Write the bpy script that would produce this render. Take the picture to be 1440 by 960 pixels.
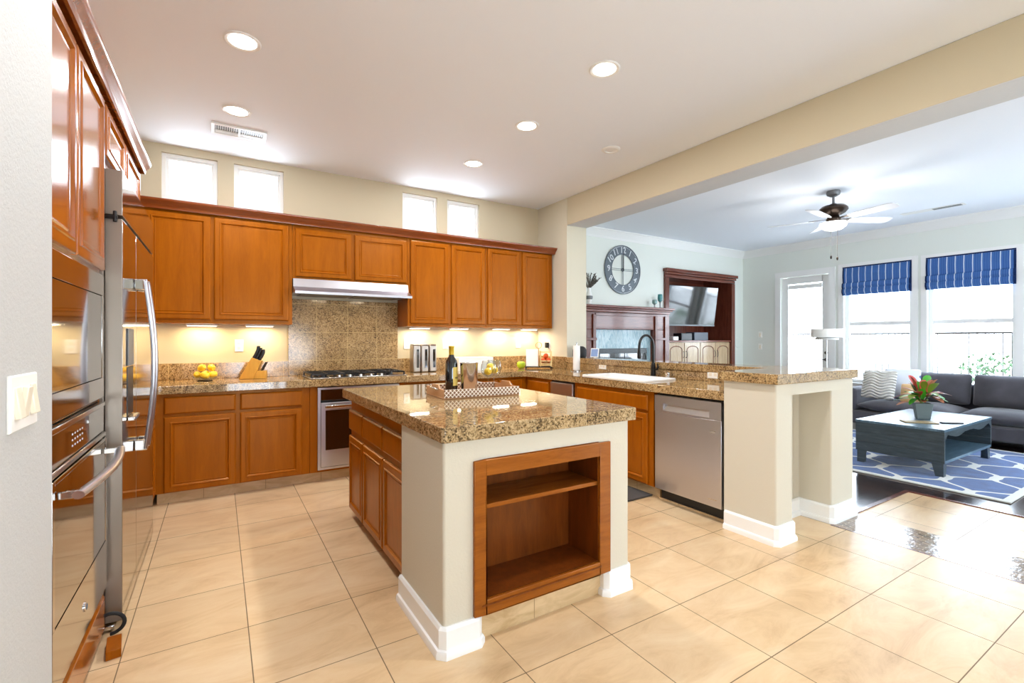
import bpy, bmesh, math, random
from mathutils import Vector, Matrix
random.seed(7)
PI = math.pi
S = bpy.context.scene
for o in list(bpy.data.objects): bpy.data.objects.remove(o)
C = S.collection

# ---------------------------------------------------------------- camera
cd = bpy.data.cameras.new('camera'); cam = bpy.data.objects.new('camera', cd); C.objects.link(cam)
cam.location = (0, 0, 1.32); cam.rotation_euler = (PI/2, 0, -math.radians(31.7965))
cd.sensor_width = 36; cd.lens = 664.58/1440*36; cd.shift_y = -3.5/1440; cd.clip_start = .05
S.camera = cam
# ---------------------------------------------------------------- world
W = bpy.data.worlds.new('world'); S.world = W; W.use_nodes = True
wn = W.node_tree.nodes; wl = W.node_tree.links
bg = wn['Background']
tc = wn.new('ShaderNodeTexCoord'); sp = wn.new('ShaderNodeSeparateXYZ'); rp = wn.new('ShaderNodeValToRGB')
wl.new(tc.outputs['Generated'], sp.inputs[0]); wl.new(sp.outputs[2], rp.inputs[0]); wl.new(rp.outputs[0], bg.inputs[0])
rp.color_ramp.elements[0].position = 0.0; rp.color_ramp.elements[0].color = (.84, .915, 1, 1)
rp.color_ramp.elements[1].position = .6; rp.color_ramp.elements[1].color = (.72, .84, 1, 1)
bg.inputs[1].default_value = 15
# ---------------------------------------------------------------- exposure
S.view_settings.view_transform = 'Standard'; S.view_settings.look = 'None'
S.view_settings.exposure = 0.07; S.view_settings.gamma = 1; S.view_settings.use_curve_mapping = False
S.cycles.use_denoising = True
S.cycles.max_bounces = 10; S.cycles.diffuse_bounces = 5; S.cycles.glossy_bounces = 5; S.cycles.transparent_max_bounces = 16
S.cycles.caustics_reflective = False; S.cycles.caustics_refractive = False
S.cycles.sample_clamp_indirect = 6
LAMP_W = 16.0     # ceiling downlights
UNDER_W = 2.8     # lamps under the wall cabinets
WARM = (1, .78, .44)

def area(name, loc, rot, sx, sy, power, col, parent=None, shape='RECTANGLE', spread=PI):
    d = bpy.data.lights.new(name, 'AREA'); d.shape = shape; d.size = sx
    if shape in ('RECTANGLE', 'ELLIPSE'): d.size_y = sy
    d.energy = power; d.color = col; d.spread = spread
    o = bpy.data.objects.new(name, d); C.objects.link(o); o.location = loc; o.rotation_euler = rot
    if parent: o.parent = parent
    return o
def portal(loc, rot, sx, sy):
    o = area('sky_portal', loc, rot, sx, sy, 1, (1, 1, 1)); o.data.cycles.is_portal = True
    return o
CEIL = 3.06; WX = 8.97; TVY = 5.64; FRONT = -2.6
RW = (PI/2, 0, PI/2)   # normal -Z of light to -X
portal((WX+.14, 3.37, 1.55), (0, PI/2, 0), 1.95, .95)
portal((WX+.14, 2.26, 1.55), (0, PI/2, 0), 1.95, .95)
portal((WX+.14, 1.10, 1.55), (0, PI/2, 0), 1.95, .95)
portal((WX+.14, 4.47, 1.30), (0, PI/2, 0), 2.1, .6)
portal((1.1, FRONT-.14, .85), (PI/2, 0, 0), 2.0, 1.5)
portal((7.05, FRONT-.14, 1.35), (PI/2, 0, 0), 3.3, 2.5)
for wx in (-.22, .335, 1.985, 2.54): portal((wx, 5.38, 2.78), (-PI/2, 0, 0), .42, .41)

# ---------------------------------------------------------------- materials
def lin(c):
    c = c/255
    return c/12.92 if c <= .04045 else ((c+.055)/1.055)**2.4
def rgb(r, g, b): return (lin(r), lin(g), lin(b), 1)
def mat(name, col, rough=.5, metal=0, spec=.5, coat=0, emit=None, estr=0, sheen=0):
    m = bpy.data.materials.new(name); m.use_nodes = True
    b = m.node_tree.nodes['Principled BSDF']
    b.inputs['Base Color'].default_value = col; b.inputs['Roughness'].default_value = rough
    b.inputs['Metallic'].default_value = metal; b.inputs['Specular IOR Level'].default_value = spec
    b.inputs['Coat Weight'].default_value = coat; b.inputs['Coat Roughness'].default_value = .08
    b.inputs['Sheen Weight'].default_value = sheen
    if emit: b.inputs['Emission Color'].default_value = emit; b.inputs['Emission Strength'].default_value = estr
    return m
class NT:
    def __init__(s, m): s.t = m.node_tree; s.n = s.t.nodes; s.l = s.t.links; s.b = s.n['Principled BSDF']
    def add(s, typ, **kw):
        n = s.n.new(typ)
        for k, v in kw.items():
            if k.startswith('i_'): n.inputs[k[2:].replace('_', ' ')].default_value = v
            else: setattr(n, k, v)
        return n
    def coords(s, scale=(1, 1, 1), rot=(0, 0, 0), kind='Object'):
        t = s.add('ShaderNodeTexCoord'); m = s.add('ShaderNodeMapping')
        m.inputs['Scale'].default_value = scale; m.inputs['Rotation'].default_value = rot
        s.l.new(t.outputs[kind], m.inputs[0]); return m.outputs[0]
    def noise(s, vec, scale, detail=3, rough=.5, dist=0):
        n = s.add('ShaderNodeTexNoise'); s.l.new(vec, n.inputs['Vector'])
        n.inputs['Scale'].default_value = scale; n.inputs['Detail'].default_value = detail
        n.inputs['Roughness'].default_value = rough; n.inputs['Distortion'].default_value = dist
        return n.outputs[0]
    def ramp(s, fac, stops, interp='LINEAR'):
        r = s.add('ShaderNodeValToRGB'); r.color_ramp.interpolation = interp
        e = r.color_ramp.elements
        while len(e) < len(stops): e.new(.5)
        for i, (p, c) in enumerate(stops): e[i].position = p; e[i].color = c
        s.l.new(fac, r.inputs[0]); return r.outputs[0]
    def mix(s, fac, a, b, typ='MIX'):
        n = s.add('ShaderNodeMix', data_type='RGBA', blend_type=typ)
        for sock, v in ((n.inputs[0], fac), (n.inputs[6], a), (n.inputs[7], b)):
            if hasattr(v, 'links') or isinstance(v, bpy.types.NodeSocket): s.l.new(v, sock)
            else: sock.default_value = v
        return n.outputs[2]
    def math(s, op, a, b=None, c=None):
        n = s.add('ShaderNodeMath', operation=op)
        for i, v in enumerate((a, b, c)):
            if v is None: continue
            if isinstance(v, bpy.types.NodeSocket): s.l.new(v, n.inputs[i])
            else: n.inputs[i].default_value = v
        return n.outputs[0]
    def sep(s, vec):
        n = s.add('ShaderNodeSeparateXYZ'); s.l.new(vec, n.inputs[0]); return n.outputs
    def color(s, sock): s.l.new(sock, s.b.inputs['Base Color'])
    def bump(s, h, strength=.2, dist=.002):
        n = s.add('ShaderNodeBump'); n.inputs['Strength'].default_value = strength; n.inputs['Distance'].default_value = dist
        s.l.new(h, n.inputs['Height']); s.l.new(n.outputs[0], s.b.inputs['Normal'])
def painted(name, col, bump=.35, rough=.7, sc=130):
    m = mat(name, col, rough, spec=.3); t = NT(m); v = t.coords()
    n = t.noise(v, sc, 3, .6)
    t.bump(n, bump, .0015)
    return m
def wood(name, c1, c2, rough=.22, grain=(9, 9, 1.1), coat=.35, scale=3.0):
    m = mat(name, c1, rough, coat=coat); t = NT(m); v = t.coords(grain)
    n = t.noise(v, scale, 5, .6, .6); n2 = t.noise(v, scale*7, 3, .6)
    f = t.math('ADD', t.math('MULTIPLY', n, .75), t.math('MULTIPLY', n2, .25))
    t.color(t.ramp(f, [(.33, c2), (.68, c1)]))
    return m
def tilegrid(t, spx, spy, spz, ox=0, oy=0, oz=0, w=.004, normmask=True):
    """1 on grout, 0 on tile"""
    tc = t.add('ShaderNodeTexCoord'); p = t.sep(tc.outputs['Object'])
    g = t.add('ShaderNodeNewGeometry'); nn = t.sep(g.outputs['Normal'])
    out = None
    for i, (s_, o_) in enumerate(((spx, ox), (spy, oy), (spz, oz))):
        if not s_: continue
        q = t.math('FRACT', t.math('DIVIDE', t.math('SUBTRACT', p[i], o_-w/2), s_))
        k = t.math('LESS_THAN', q, w/s_)
        if normmask: k = t.math('MULTIPLY', k, t.math('LESS_THAN', t.math('ABSOLUTE', nn[i]), .7))
        out = k if out is None else t.math('MAXIMUM', out, k)
    return out
def granite(name, sp, off, base=((104, 80, 50), (160, 128, 84), (196, 166, 120)), rough=.06, grout=(206, 176, 120), gw=.0045):
    m = mat(name, rgb(180, 140, 80), rough, spec=.6); t = NT(m); v = t.coords()
    vo = t.add('ShaderNodeTexVoronoi'); t.l.new(v, vo.inputs['Vector']); vo.inputs['Scale'].default_value = 150
    hsv = t.sep(vo.outputs['Color'])[0]
    n = t.noise(v, 34, 6, .8, 1.2); n2 = t.noise(v, 7, 2)
    f = t.math('ADD', t.math('ADD', t.math('MULTIPLY', hsv, .26), t.math('MULTIPLY', n, .62)), t.math('MULTIPLY', n2, .18))
    c = t.ramp(f, [(.34, rgb(52, 40, 28)), (.42, rgb(*base[0])), (.53, rgb(*base[1])), (.70, rgb(*base[2])), (.85, rgb(222, 196, 152))])
    gr = tilegrid(t, *sp, *off, w=gw)
    t.color(t.mix(gr, c, rgb(*grout)))
    return m
M = {}
M['wall'] = painted('paint_tan', rgb(204, 192, 164))
M['wall_light'] = painted('paint_cream', rgb(216, 210, 190))
M['stucco'] = painted('paint_textured_cream', rgb(206, 198, 180), .6, .6, 90)
M['wall_near'] = painted('paint_textured_pale', rgb(188, 187, 184), 1.0, .6, 110)
M['living'] = painted('paint_pale_green', rgb(229, 233, 226), .2)
M['ceil'] = painted('paint_ceiling', rgb(242, 247, 255), .25)
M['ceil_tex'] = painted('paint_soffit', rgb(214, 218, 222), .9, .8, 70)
M['white'] = mat('white_paint', rgb(240, 240, 238), .35)
M['plastic'] = mat('white_plastic', rgb(244, 243, 238), .3)
M['ivory'] = mat('ivory_plastic', rgb(236, 226, 205), .3)
M['wood'] = wood('cabinet_wood', rgb(162, 88, 8), rgb(138, 70, 3), coat=.08, scale=2.2, rough=.28)
for k_ in ('wood',):
    _b = M[k_].node_tree.nodes['Principled BSDF']; _b.inputs['Specular IOR Level'].default_value = .4; _b.inputs['Specular Tint'].default_value = (1, .6, .28, 1); _b.inputs['Coat Weight'].default_value = 0
M['wood_crown'] = wood('cabinet_wood_crown', rgb(140, 70, 28), rgb(112, 50, 16), grain=(1.1, 9, 9))
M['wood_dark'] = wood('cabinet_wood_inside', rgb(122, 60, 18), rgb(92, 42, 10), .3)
M['wood_niche'] = wood('niche_wood', rgb(156, 88, 26), rgb(126, 64, 14), .25, (1.1, 9, 9))
M['wood_gloss'] = wood('cabinet_wood_glossy', rgb(162, 88, 8), rgb(138, 70, 3), coat=.5, scale=2.2, rough=.2)
M['steel_dull'] = mat('satin_steel_edge', rgb(150, 138, 126), .45, 1)
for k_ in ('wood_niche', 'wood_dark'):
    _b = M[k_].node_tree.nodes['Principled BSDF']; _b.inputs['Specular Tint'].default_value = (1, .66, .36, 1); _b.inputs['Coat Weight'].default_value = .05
M['mahogany'] = wood('mahogany', rgb(122, 62, 44), rgb(86, 38, 26), .25)
M['mahogany_h'] = wood('mahogany_horizontal', rgb(128, 66, 48), rgb(90, 40, 28), .25, (1.1, 9, 9))
M['pale_wood'] = wood('pale_cabinet_wood', rgb(196, 170, 132), rgb(160, 130, 98), .25)
M['black'] = mat('black_plastic', rgb(22, 22, 24), .35)
M['black_metal'] = mat('black_metal', rgb(26, 24, 24), .3, .4)
M['bronze'] = mat('bronze_metal', rgb(62, 50, 42), .3, .7)
M['grey_metal'] = mat('grey_metal', rgb(120, 122, 124), .4, .5)
M['glass_black'] = mat('black_glass', rgb(14, 10, 8), .04, spec=1.0, coat=1)
M['rubber'] = mat('rubber', rgb(24, 24, 26), .7)
def steel(name, rough, col=(178, 174, 170), brush=(2, 2, 200)):
    m = mat(name, rgb(*col), rough, 1); t = NT(m); v = t.coords(brush)
    n = t.noise(v, 4, 2); r = t.math('ADD', t.math('MULTIPLY', n, .06), rough-.03)
    t.l.new(r, t.b.inputs['Roughness'])
    return m
M['steel'] = mat('brushed_steel', rgb(206, 205, 213), .3, 1)
M['steel_mirror'] = steel('polished_steel', .09, (186, 182, 178))
M['steel_bright'] = mat('bright_steel', rgb(205, 203, 200), .15, 1)
M['chrome'] = mat('chrome', rgb(220, 220, 222), .06, 1)
GO = (.305, .31, .31)
M['granite'] = granite('granite_counter_tiles', (.31, .31, 0), (.06, .17, 0))
M['granite_splash'] = granite('granite_splash_tiles', (.31, .31, .29), (.235, .17, 1.10), rough=.12)
M['granite_island'] = granite('granite_island_tiles', (.31, .31, 0), (.93, 1.64, 0), ((92, 74, 48), (158, 130, 90), (198, 170, 128)), rough=.03, gw=.0028, grout=(186, 162, 120))
def glass(name, tint=(1, 1, 1, 1), gl=.25):
    m = bpy.data.materials.new(name); m.use_nodes = True; n = m.node_tree.nodes; l = m.node_tree.links
    n.remove(n['Principled BSDF']); out = n['Material Output']
    tr = n.new('ShaderNodeBsdfTransparent'); tr.inputs[0].default_value = tint
    g = n.new('ShaderNodeBsdfGlossy'); g.inputs['Roughness'].default_value = .01
    lw = n.new('ShaderNodeLayerWeight'); lw.inputs[0].default_value = .5; pw = n.new('ShaderNodeMath'); pw.operation = 'POWER'; pw.inputs[1].default_value = 4; l.new(lw.outputs['Facing'], pw.inputs[0]); fr = n.new('ShaderNodeMath'); fr.operation = 'MULTIPLY_ADD'; fr.inputs[1].default_value = .8; fr.inputs[2].default_value = .045; l.new(pw.outputs[0], fr.inputs[0])
    mx = n.new('ShaderNodeMixShader'); l.new(fr.outputs[0], mx.inputs[0]); l.new(tr.outputs[0], mx.inputs[1]); l.new(g.outputs[0], mx.inputs[2])
    l.new(mx.outputs[0], out.inputs[0]); return m
M['pane'] = glass('window_glass', (.97, .99, 1, 1))
M['wineglass'] = glass('clear_glass', (.93, .95, .95, 1))
def emis(name, col, s):
    m = mat(name, (0, 0, 0, 1), .5); b = m.node_tree.nodes['Principled BSDF']
    b.inputs['Emission Color'].default_value = col; b.inputs['Emission Strength'].default_value = s; return m
M['lamp'] = emis('lamp_glow', (1, .93, .82, 1), 14)
M['lamp_warm'] = emis('lamp_glow_warm', (1, .88, .66, 1), 9)
# floor tile
def floor_tile(name):
    m = mat(name, rgb(226, 192, 146), .2, spec=.5); t = NT(m)
    v = t.coords((1, 1, 1), (0, 0, math.radians(28)))
    vs = t.coords((1.3, 3.4, 1), (0, 0, math.radians(-14)))
    n1 = t.noise(vs, 1.7, 7, .68, .9); n2 = t.noise(v, 1.3, 3)
    f = t.math('ADD', t.math('MULTIPLY', n1, .7), t.math('MULTIPLY', n2, .3))
    c = t.ramp(f, [(.30, rgb(190, 154, 112)), (.40, rgb(212, 178, 135)), (.5, rgb(224, 192, 149)), (.66, rgb(233, 207, 168))])
    tcn = t.add('ShaderNodeTexCoord'); p = t.sep(tcn.outputs['Object'])
    ix = t.math('FLOOR', t.math('DIVIDE', t.math('SUBTRACT', p[0], .114), .459)); iy = t.math('FLOOR', t.math('DIVIDE', t.math('SUBTRACT', p[1], .64), .46))
    cv = t.add('ShaderNodeCombineXYZ'); t.l.new(ix, cv.inputs[0]); t.l.new(iy, cv.inputs[1])
    wnz = t.add('ShaderNodeTexWhiteNoise'); t.l.new(cv.outputs[0], wnz.inputs[0])
    br = t.math('ADD', t.math('MULTIPLY', wnz.outputs[0], .12), .92)
    c2 = t.mix(1.0, c, t.ramp(br, [(0, (0, 0, 0, 1)), (1, (1, 1, 1, 1))]), 'MULTIPLY')
    g = tilegrid(t, .459, .46, 0, .114, .64, 0, w=.0042)
    t.color(t.mix(g, c2, rgb(120, 98, 70)))
    t.l.new(t.math('ADD', t.math('MULTIPLY', g, .4), .30), t.b.inputs['Roughness'])
    return m
M['floor_tile'] = floor_tile('travertine_floor_tile')
def mosaic():
    m = mat('mosaic', rgb(150, 130, 110), .12); t = NT(m); v = t.coords((1, 1, 1), (0, 0, PI/2))
    b = t.add('ShaderNodeTexBrick'); t.l.new(v, b.inputs['Vector'])
    b.inputs['Scale'].default_value = 1; b.inputs['Brick Width'].default_value = .075; b.inputs['Row Height'].default_value = .024
    b.inputs['Mortar Size'].default_value = .0028; b.inputs['Color1'].default_value = rgb(150, 126, 104); b.inputs['Color2'].default_value = rgb(96, 78, 66); b.inputs['Mortar'].default_value = rgb(190, 176, 158)
    t.color(b.outputs[0]); n = t.noise(v, 30, 2); t.bump(t.math('ADD', n, b.outputs['Fac']), .4, .003); return m
M['mosaic'] = mosaic()
def darkwood():
    m = mat('dark_floor_wood', rgb(62, 44, 38), .14, spec=.6); t = NT(m); v = t.coords((1, 1, 1), (0, 0, PI/2))
    b = t.add('ShaderNodeTexBrick'); t.l.new(v, b.inputs['Vector'])
    b.inputs['Scale'].default_value = 1; b.inputs['Brick Width'].default_value = 1.2; b.inputs['Row Height'].default_value = .13
    b.inputs['Mortar Size'].default_value = .002; b.inputs['Color1'].default_value = rgb(66, 48, 42); b.inputs['Color2'].default_value = rgb(44, 32, 30); b.inputs['Mortar'].default_value = rgb(16, 12, 12)
    t.color(b.outputs[0]); return m
M['dark_floor'] = darkwood()
def rug_mat():
    m = mat('rug_weave', rgb(40, 84, 140), .95, spec=.1, sheen=.3); t = NT(m)
    tc_ = t.add('ShaderNodeTexCoord'); p = t.sep(tc_.outputs['Object'])
    PX, PY = .80, .50
    # ogee trellis: |sin| curves of alternating phase
    u = t.math('MULTIPLY', p[0], 2*PI/PX); vv = t.math('DIVIDE', p[1], PY)
    s = t.math('MULTIPLY', t.math('SINE', u), .27)
    s3 = t.math('MULTIPLY', t.math('SINE', t.math('MULTIPLY', u, 3)), .05)
    s = t.math('ADD', s, s3)
    a = t.math('ABSOLUTE', t.math('SUBTRACT', t.math('FRACT', t.math('ADD', t.math('SUBTRACT', vv, s), .5)), .5))
    b = t.math('ABSOLUTE', t.math('SUBTRACT', t.math('FRACT', t.math('ADD', t.math('ADD', vv, s), 0.0)), .5))
    k = t.math('LESS_THAN', t.math('MINIMUM', a, b), .055)
    ex = t.math('GREATER_THAN', t.math('ABSOLUTE', t.math('SUBTRACT', p[0], 6.6)), 6.6-5.38-.055)
    ey = t.math('GREATER_THAN', t.math('ABSOLUTE', t.math('SUBTRACT', p[1], 2.26)), 1.15-.055)
    k = t.math('MAXIMUM', k, t.math('MAXIMUM', ex, ey))
    n = t.noise(t.coords(), 9, 3); blue = t.ramp(n, [(.3, rgb(24, 60, 116)), (.7, rgb(40, 88, 152))])
    t.color(t.mix(k, blue, rgb(212, 212, 206))); t.bump(t.noise(t.coords(), 300, 2), .4, .003)
    return m
M['rug'] = rug_mat()
def shade_mat():
    m = mat('blue_striped_linen', rgb(40, 76, 142), .9, spec=.1); t = NT(m)
    tc_ = t.add('ShaderNodeTexCoord'); p = t.sep(tc_.outputs['Object'])
    q = t.math('ABSOLUTE', t.math('SUBTRACT', t.math('FRACT', t.math('DIVIDE', p[1], .092)), .5))
    k = t.math('LESS_THAN', q, .07)
    k2 = t.math('LESS_THAN', t.math('FRACT', t.math('DIVIDE', p[1], .023)), .35)
    base = t.mix(k2, rgb(62, 98, 160), rgb(78, 116, 176))
    t.color(t.mix(k, base, rgb(190, 206, 226))); return m
M['shade'] = shade_mat()
M['shade_edge'] = mat('navy_edge', rgb(28, 44, 84), .9, spec=.1)
def fabric(name, col, sc=250, b=.4, rough=.95):
    m = mat(name, col, rough, spec=.15, sheen=.25); t = NT(m)
    n = t.noise(t.coords(), 5, 4); r, g, bb, _ = col
    t.color(t.ramp(n, [(.3, (r*.8, g*.8, bb*.8, 1)), (.7, (r*1.15, g*1.15, bb*1.15, 1))]))
    t.bump(t.noise(t.coords(), sc, 2), b, .002); return m
M['sofa'] = fabric('sofa_fabric', rgb(80, 78, 84))
M['pillow_knit'] = fabric('knit_pillow', rgb(226, 222, 214), 60, .8)
M['pillow_print'] = fabric('printed_pillow', rgb(222, 226, 236))
_t = NT(M['pillow_print']); _v = _t.add('ShaderNodeTexVoronoi'); _t.l.new(_t.coords(), _v.inputs['Vector']); _v.inputs['Scale'].default_value = 9; _v.inputs['Randomness'].default_value = .2
_t.color(_t.mix(_t.math('LESS_THAN', _v.outputs['Distance'], .24), rgb(224, 228, 238), rgb(84, 104, 150)))
_t = NT(M['pillow_knit']); _p = _t.sep(_t.coords()); _t.bump(_t.math('SINE', _t.math('MULTIPLY', _t.math('ADD', _p[0], _t.math('MULTIPLY', _t.math('SINE', _t.math('MULTIPLY', _p[1], 26)), .02)), 160)), .8, .012)
M['pillow_tan'] = fabric('tan_pillow', rgb(206, 168, 120))
def planks():
    m = mat('painted_blue_planks', rgb(70, 90, 108), .35, spec=.5); t = NT(m); v = t.coords((1.2, 1.2, 9))
    n = t.noise(v, 4, 5, .65, .5); t.color(t.ramp(n, [(.3, rgb(46, 54, 58)), (.6, rgb(68, 78, 84)), (.8, rgb(96, 106, 110))])); t.bump(n, .3, .002); return m
M['planks'] = planks()
def planks_top():
    m = mat('painted_blue_table_top', rgb(86, 112, 128), .30, spec=.7, coat=0); t = NT(m); v = t.coords((1.2, 9, 1))
    n = t.noise(v, 4, 5, .65, .5); t.color(t.ramp(n, [(.3, rgb(60, 82, 98)), (.6, rgb(92, 118, 134)), (.8, rgb(130, 150, 158))])); return m
M['planks_top'] = planks_top()
M['marble'] = mat('blue_marble', rgb(150, 178, 188), .15)
_t = NT(M['marble']); _v = _t.coords((3, 3, 1)); _n = _t.noise(_v, 5, 5, .65, 2)
_t.color(_t.mix(tilegrid(_t, .31, 0, 0, .1, w=.003), _t.ramp(_n, [(.35, rgb(110, 146, 160)), (.6, rgb(170, 192, 198))]), rgb(90, 104, 108)))
M['blade'] = mat('white_fan_blade', rgb(225, 228, 234), .45)
M['slate'] = mat('slate_clock_metal', rgb(104, 112, 120), .5, .3)
M['slate_light'] = mat('pale_clock_metal', rgb(214, 218, 222), .45)
M['leather_tan'] = mat('tan_tray', rgb(196, 148, 104), .45)
M['lemon'] = mat('lemon_skin', rgb(246, 200, 40), .4)
_t = NT(M['lemon']); _t.bump(_t.noise(_t.coords(), 120, 2), .3, .002)
M['apple'] = mat('green_apple_skin', rgb(164, 190, 32), .25)
M['orange'] = mat('orange_fruit_skin', rgb(226, 92, 34), .4)
M['block_wood'] = wood('knife_block_wood', rgb(226, 170, 70), rgb(206, 144, 50), .4)
M['bottle'] = mat('dark_green_bottle_glass', rgb(10, 14, 16), .04, spec=1)
M['foil'] = mat('gold_foil', rgb(196, 160, 40), .35, .3)
M['label'] = mat('yellow_bottle_label', rgb(206, 180, 90), .6)
M['label_dark'] = mat('dark_label_ink', rgb(120, 96, 40), .6)
M['paper'] = mat('white_paper', rgb(246, 246, 244), .8)
M['basin'] = mat('white_porcelain', rgb(246, 246, 244), .12)
M['teal'] = mat('teal_glass', rgb(60, 130, 134), .15)
M['teal_pale'] = mat('mercury_glass', rgb(120, 148, 146), .2, .3)
M['twig'] = mat('dried_stems', rgb(98, 92, 84), .9)
M['pot'] = mat('grey_pot', rgb(112, 124, 124), .6)
M['soil'] = mat('soil', rgb(40, 30, 24), .9)
M['leaf_green'] = mat('green_leaf', rgb(72, 168, 40), .4)
M['leaf_olive'] = mat('olive_leaf', rgb(120, 140, 44), .4)
M['leaf_red'] = mat('red_leaf', rgb(196, 72, 60), .4)
M['leaf_copper'] = mat('copper_leaf', rgb(168, 104, 66), .4)
M['concrete'] = mat('patio_concrete', rgb(190, 186, 180), .8)
M['hedge'] = mat('hedge_leaf', rgb(70, 96, 60), .6)
M['book'] = mat('book_cover', rgb(150, 130, 90), .5)
M['gold'] = mat('gold_wire', rgb(190, 160, 110), .3, .9)
M['screen'] = mat('tv_screen', rgb(8, 10, 12), .06, spec=.9, coat=1)
M['soot'] = mat('firebox_black', rgb(26, 34, 38), .25)
M['mat_dark'] = fabric('floor_mat', rgb(58, 52, 48), 200)
M['toe_tile'] = mat('toe_tile', rgb(206, 178, 134), .35)
_t = NT(M['toe_tile']); _n = _t.noise(_t.coords((1, 1, 3)), 4, 5, .6, 1)
_t.color(_t.mix(tilegrid(_t, .459, .459, 0, .35, .2, 0, w=.004), _t.ramp(_n, [(.35, rgb(186, 154, 110)), (.65, rgb(216, 188, 146))]), rgb(150, 120, 80)))

# ---------------------------------------------------------------- mesh helpers
def rpoly(pts):
    """pts: (x, y, r); r>0 rounds that corner"""
    out = []; n = len(pts)
    for i in range(n):
        x, y, r = pts[i]
        if not r: out.append((x, y)); continue
        p, c, q = Vector(pts[i-1][:2]), Vector((x, y)), Vector(pts[(i+1) % n][:2])
        u, w = (p-c).normalized(), (q-c).normalized(); o_ = c+(u+w)*r
        for k in range(6):
            a = PI/2*k/5; out.append(tuple(o_-w*r*math.cos(a)-u*r*math.sin(a)))
    return out
class MB:
    def __init__(s): s.v = []; s.f = []; s.mi = []
    def raw(s, vs, fs, T=None, k=0):
        n = len(s.v)
        s.v += [tuple(T @ Vector(p)) if T else tuple(p) for p in vs]
        s.f += [[n+i for i in f] for f in fs]; s.mi += [k]*len(fs); return s
    def box(s, x0, x1, y0, y1, z0, z1, T=None, k=0):
        if x0 > x1: x0, x1 = x1, x0
        if y0 > y1: y0, y1 = y1, y0
        return s.raw([(x0, y0, z0), (x1, y0, z0), (x1, y1, z0), (x0, y1, z0), (x0, y0, z1), (x1, y0, z1), (x1, y1, z1), (x0, y1, z1)],
                     [[0, 3, 2, 1], [4, 5, 6, 7], [0, 1, 5, 4], [1, 2, 6, 5], [2, 3, 7, 6], [3, 0, 4, 7]], T, k)
    def lathe(s, prof, n=24, c=(0, 0, 0), T=None, k=0, sx=1, sy=1):
        vs = []; fs = []; m = len(prof)
        for i in range(n):
            a = 2*PI*i/n
            for r, z in prof: vs.append((c[0]+r*math.cos(a)*sx, c[1]+r*math.sin(a)*sy, c[2]+z))
        for i in range(n):
            j = (i+1) % n
            for q in range(m-1): fs.append([i*m+q, j*m+q, j*m+q+1, i*m+q+1])
        if prof[0][0] > 1e-6: fs.append([i*m for i in reversed(range(n))])
        if prof[-1][0] > 1e-6: fs.append([i*m+m-1 for i in range(n)])
        return s.raw(vs, fs, T, k)
    def cyl(s, c, r, h, n=20, T=None, k=0): return s.lathe([(r, 0), (r, h)], n, c, T, k)
    def tube(s, pts, r, n=8, closed=False, k=0, T=None, flat=None):
        P = [Vector(p) for p in pts]; m = len(P); vs = []; fs = []
        up = Vector((0, 0, 1)); prev = None
        for i in range(m):
            if closed: d = P[(i+1) % m]-P[i-1]
            else: d = P[min(i+1, m-1)]-P[max(i-1, 0)]
            d.normalize()
            if prev is None:
                a = up if abs(d.dot(up)) < .9 else Vector((1, 0, 0))
                x = d.cross(a).normalized()
            else: x = (prev-d*prev.dot(d)).normalized()
            prev = x; y = d.cross(x)
            rr = r[i] if isinstance(r, (list, tuple)) else r
            fx, fy = flat if flat else (1, 1)
            for q in range(n):
                a = 2*PI*q/n; vs.append(tuple(P[i]+x*math.cos(a)*rr*fx+y*math.sin(a)*rr*fy))
        for i in range(m if closed else m-1):
            j = (i+1) % m
            for q in range(n): fs.append([i*n+q, i*n+(q+1) % n, j*n+(q+1) % n, j*n+q])
        if not closed: fs.append(list(reversed(range(n)))); fs.append([(m-1)*n+q for q in range(n)])
        return s.raw(vs, fs, T, k)
    def prism(s, poly, z0, z1, T=None, k=0):
        n = len(poly); vs = [(x, y, z0) for x, y in poly]+[(x, y, z1) for x, y in poly]
        fs = [list(reversed(range(n))), [n+i for i in range(n)]]+[[i, (i+1) % n, n+(i+1) % n, n+i] for i in range(n)]
        return s.raw(vs, fs, T, k)
    def sphere(s, c, r, n=16, m=10, sc=(1, 1, 1), T=None, k=0):
        pr = [(r*math.sin(PI*i/m), -r*math.cos(PI*i/m)*sc[2]) for i in range(m+1)]
        pr[0] = (0, pr[0][1]); pr[-1] = (0, pr[-1][1])
        return s.lathe(pr, n, c, T, k, sc[0], sc[1])
    def sweep(s, path, prof, closed=False, side=1, k=0, T=None):
        """path: 2D points; prof: (outward offset, z) pairs; side=1 offsets to the right of travel"""
        P = [Vector(p) for p in path]; n = len(P); m = len(prof); vs = []; fs = []
        def nrm(a, b):
            d = (b-a).normalized(); return Vector((d.y, -d.x))*side
        for i in range(n):
            if closed or 0 < i < n-1:
                n1 = nrm(P[i-1], P[i]); n2 = nrm(P[i], P[(i+1) % n]); b = (n1+n2); b = b/max(.2, b.dot(n1))
            elif i == 0: b = nrm(P[0], P[1])
            else: b = nrm(P[-2], P[-1])
            for o_, z in prof: q = P[i]+b*o_; vs.append((q.x, q.y, z))
        for i in range(n if closed else n-1):
            j = (i+1) % n
            for q in range(m):
                q2 = (q+1) % m; fs.append([i*m+q, j*m+q, j*m+q2, i*m+q2])
        if not closed: fs.append(list(range(m))); fs.append([(n-1)*m+q for q in reversed(range(m))])
        return s.raw(vs, fs, T, k)
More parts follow.
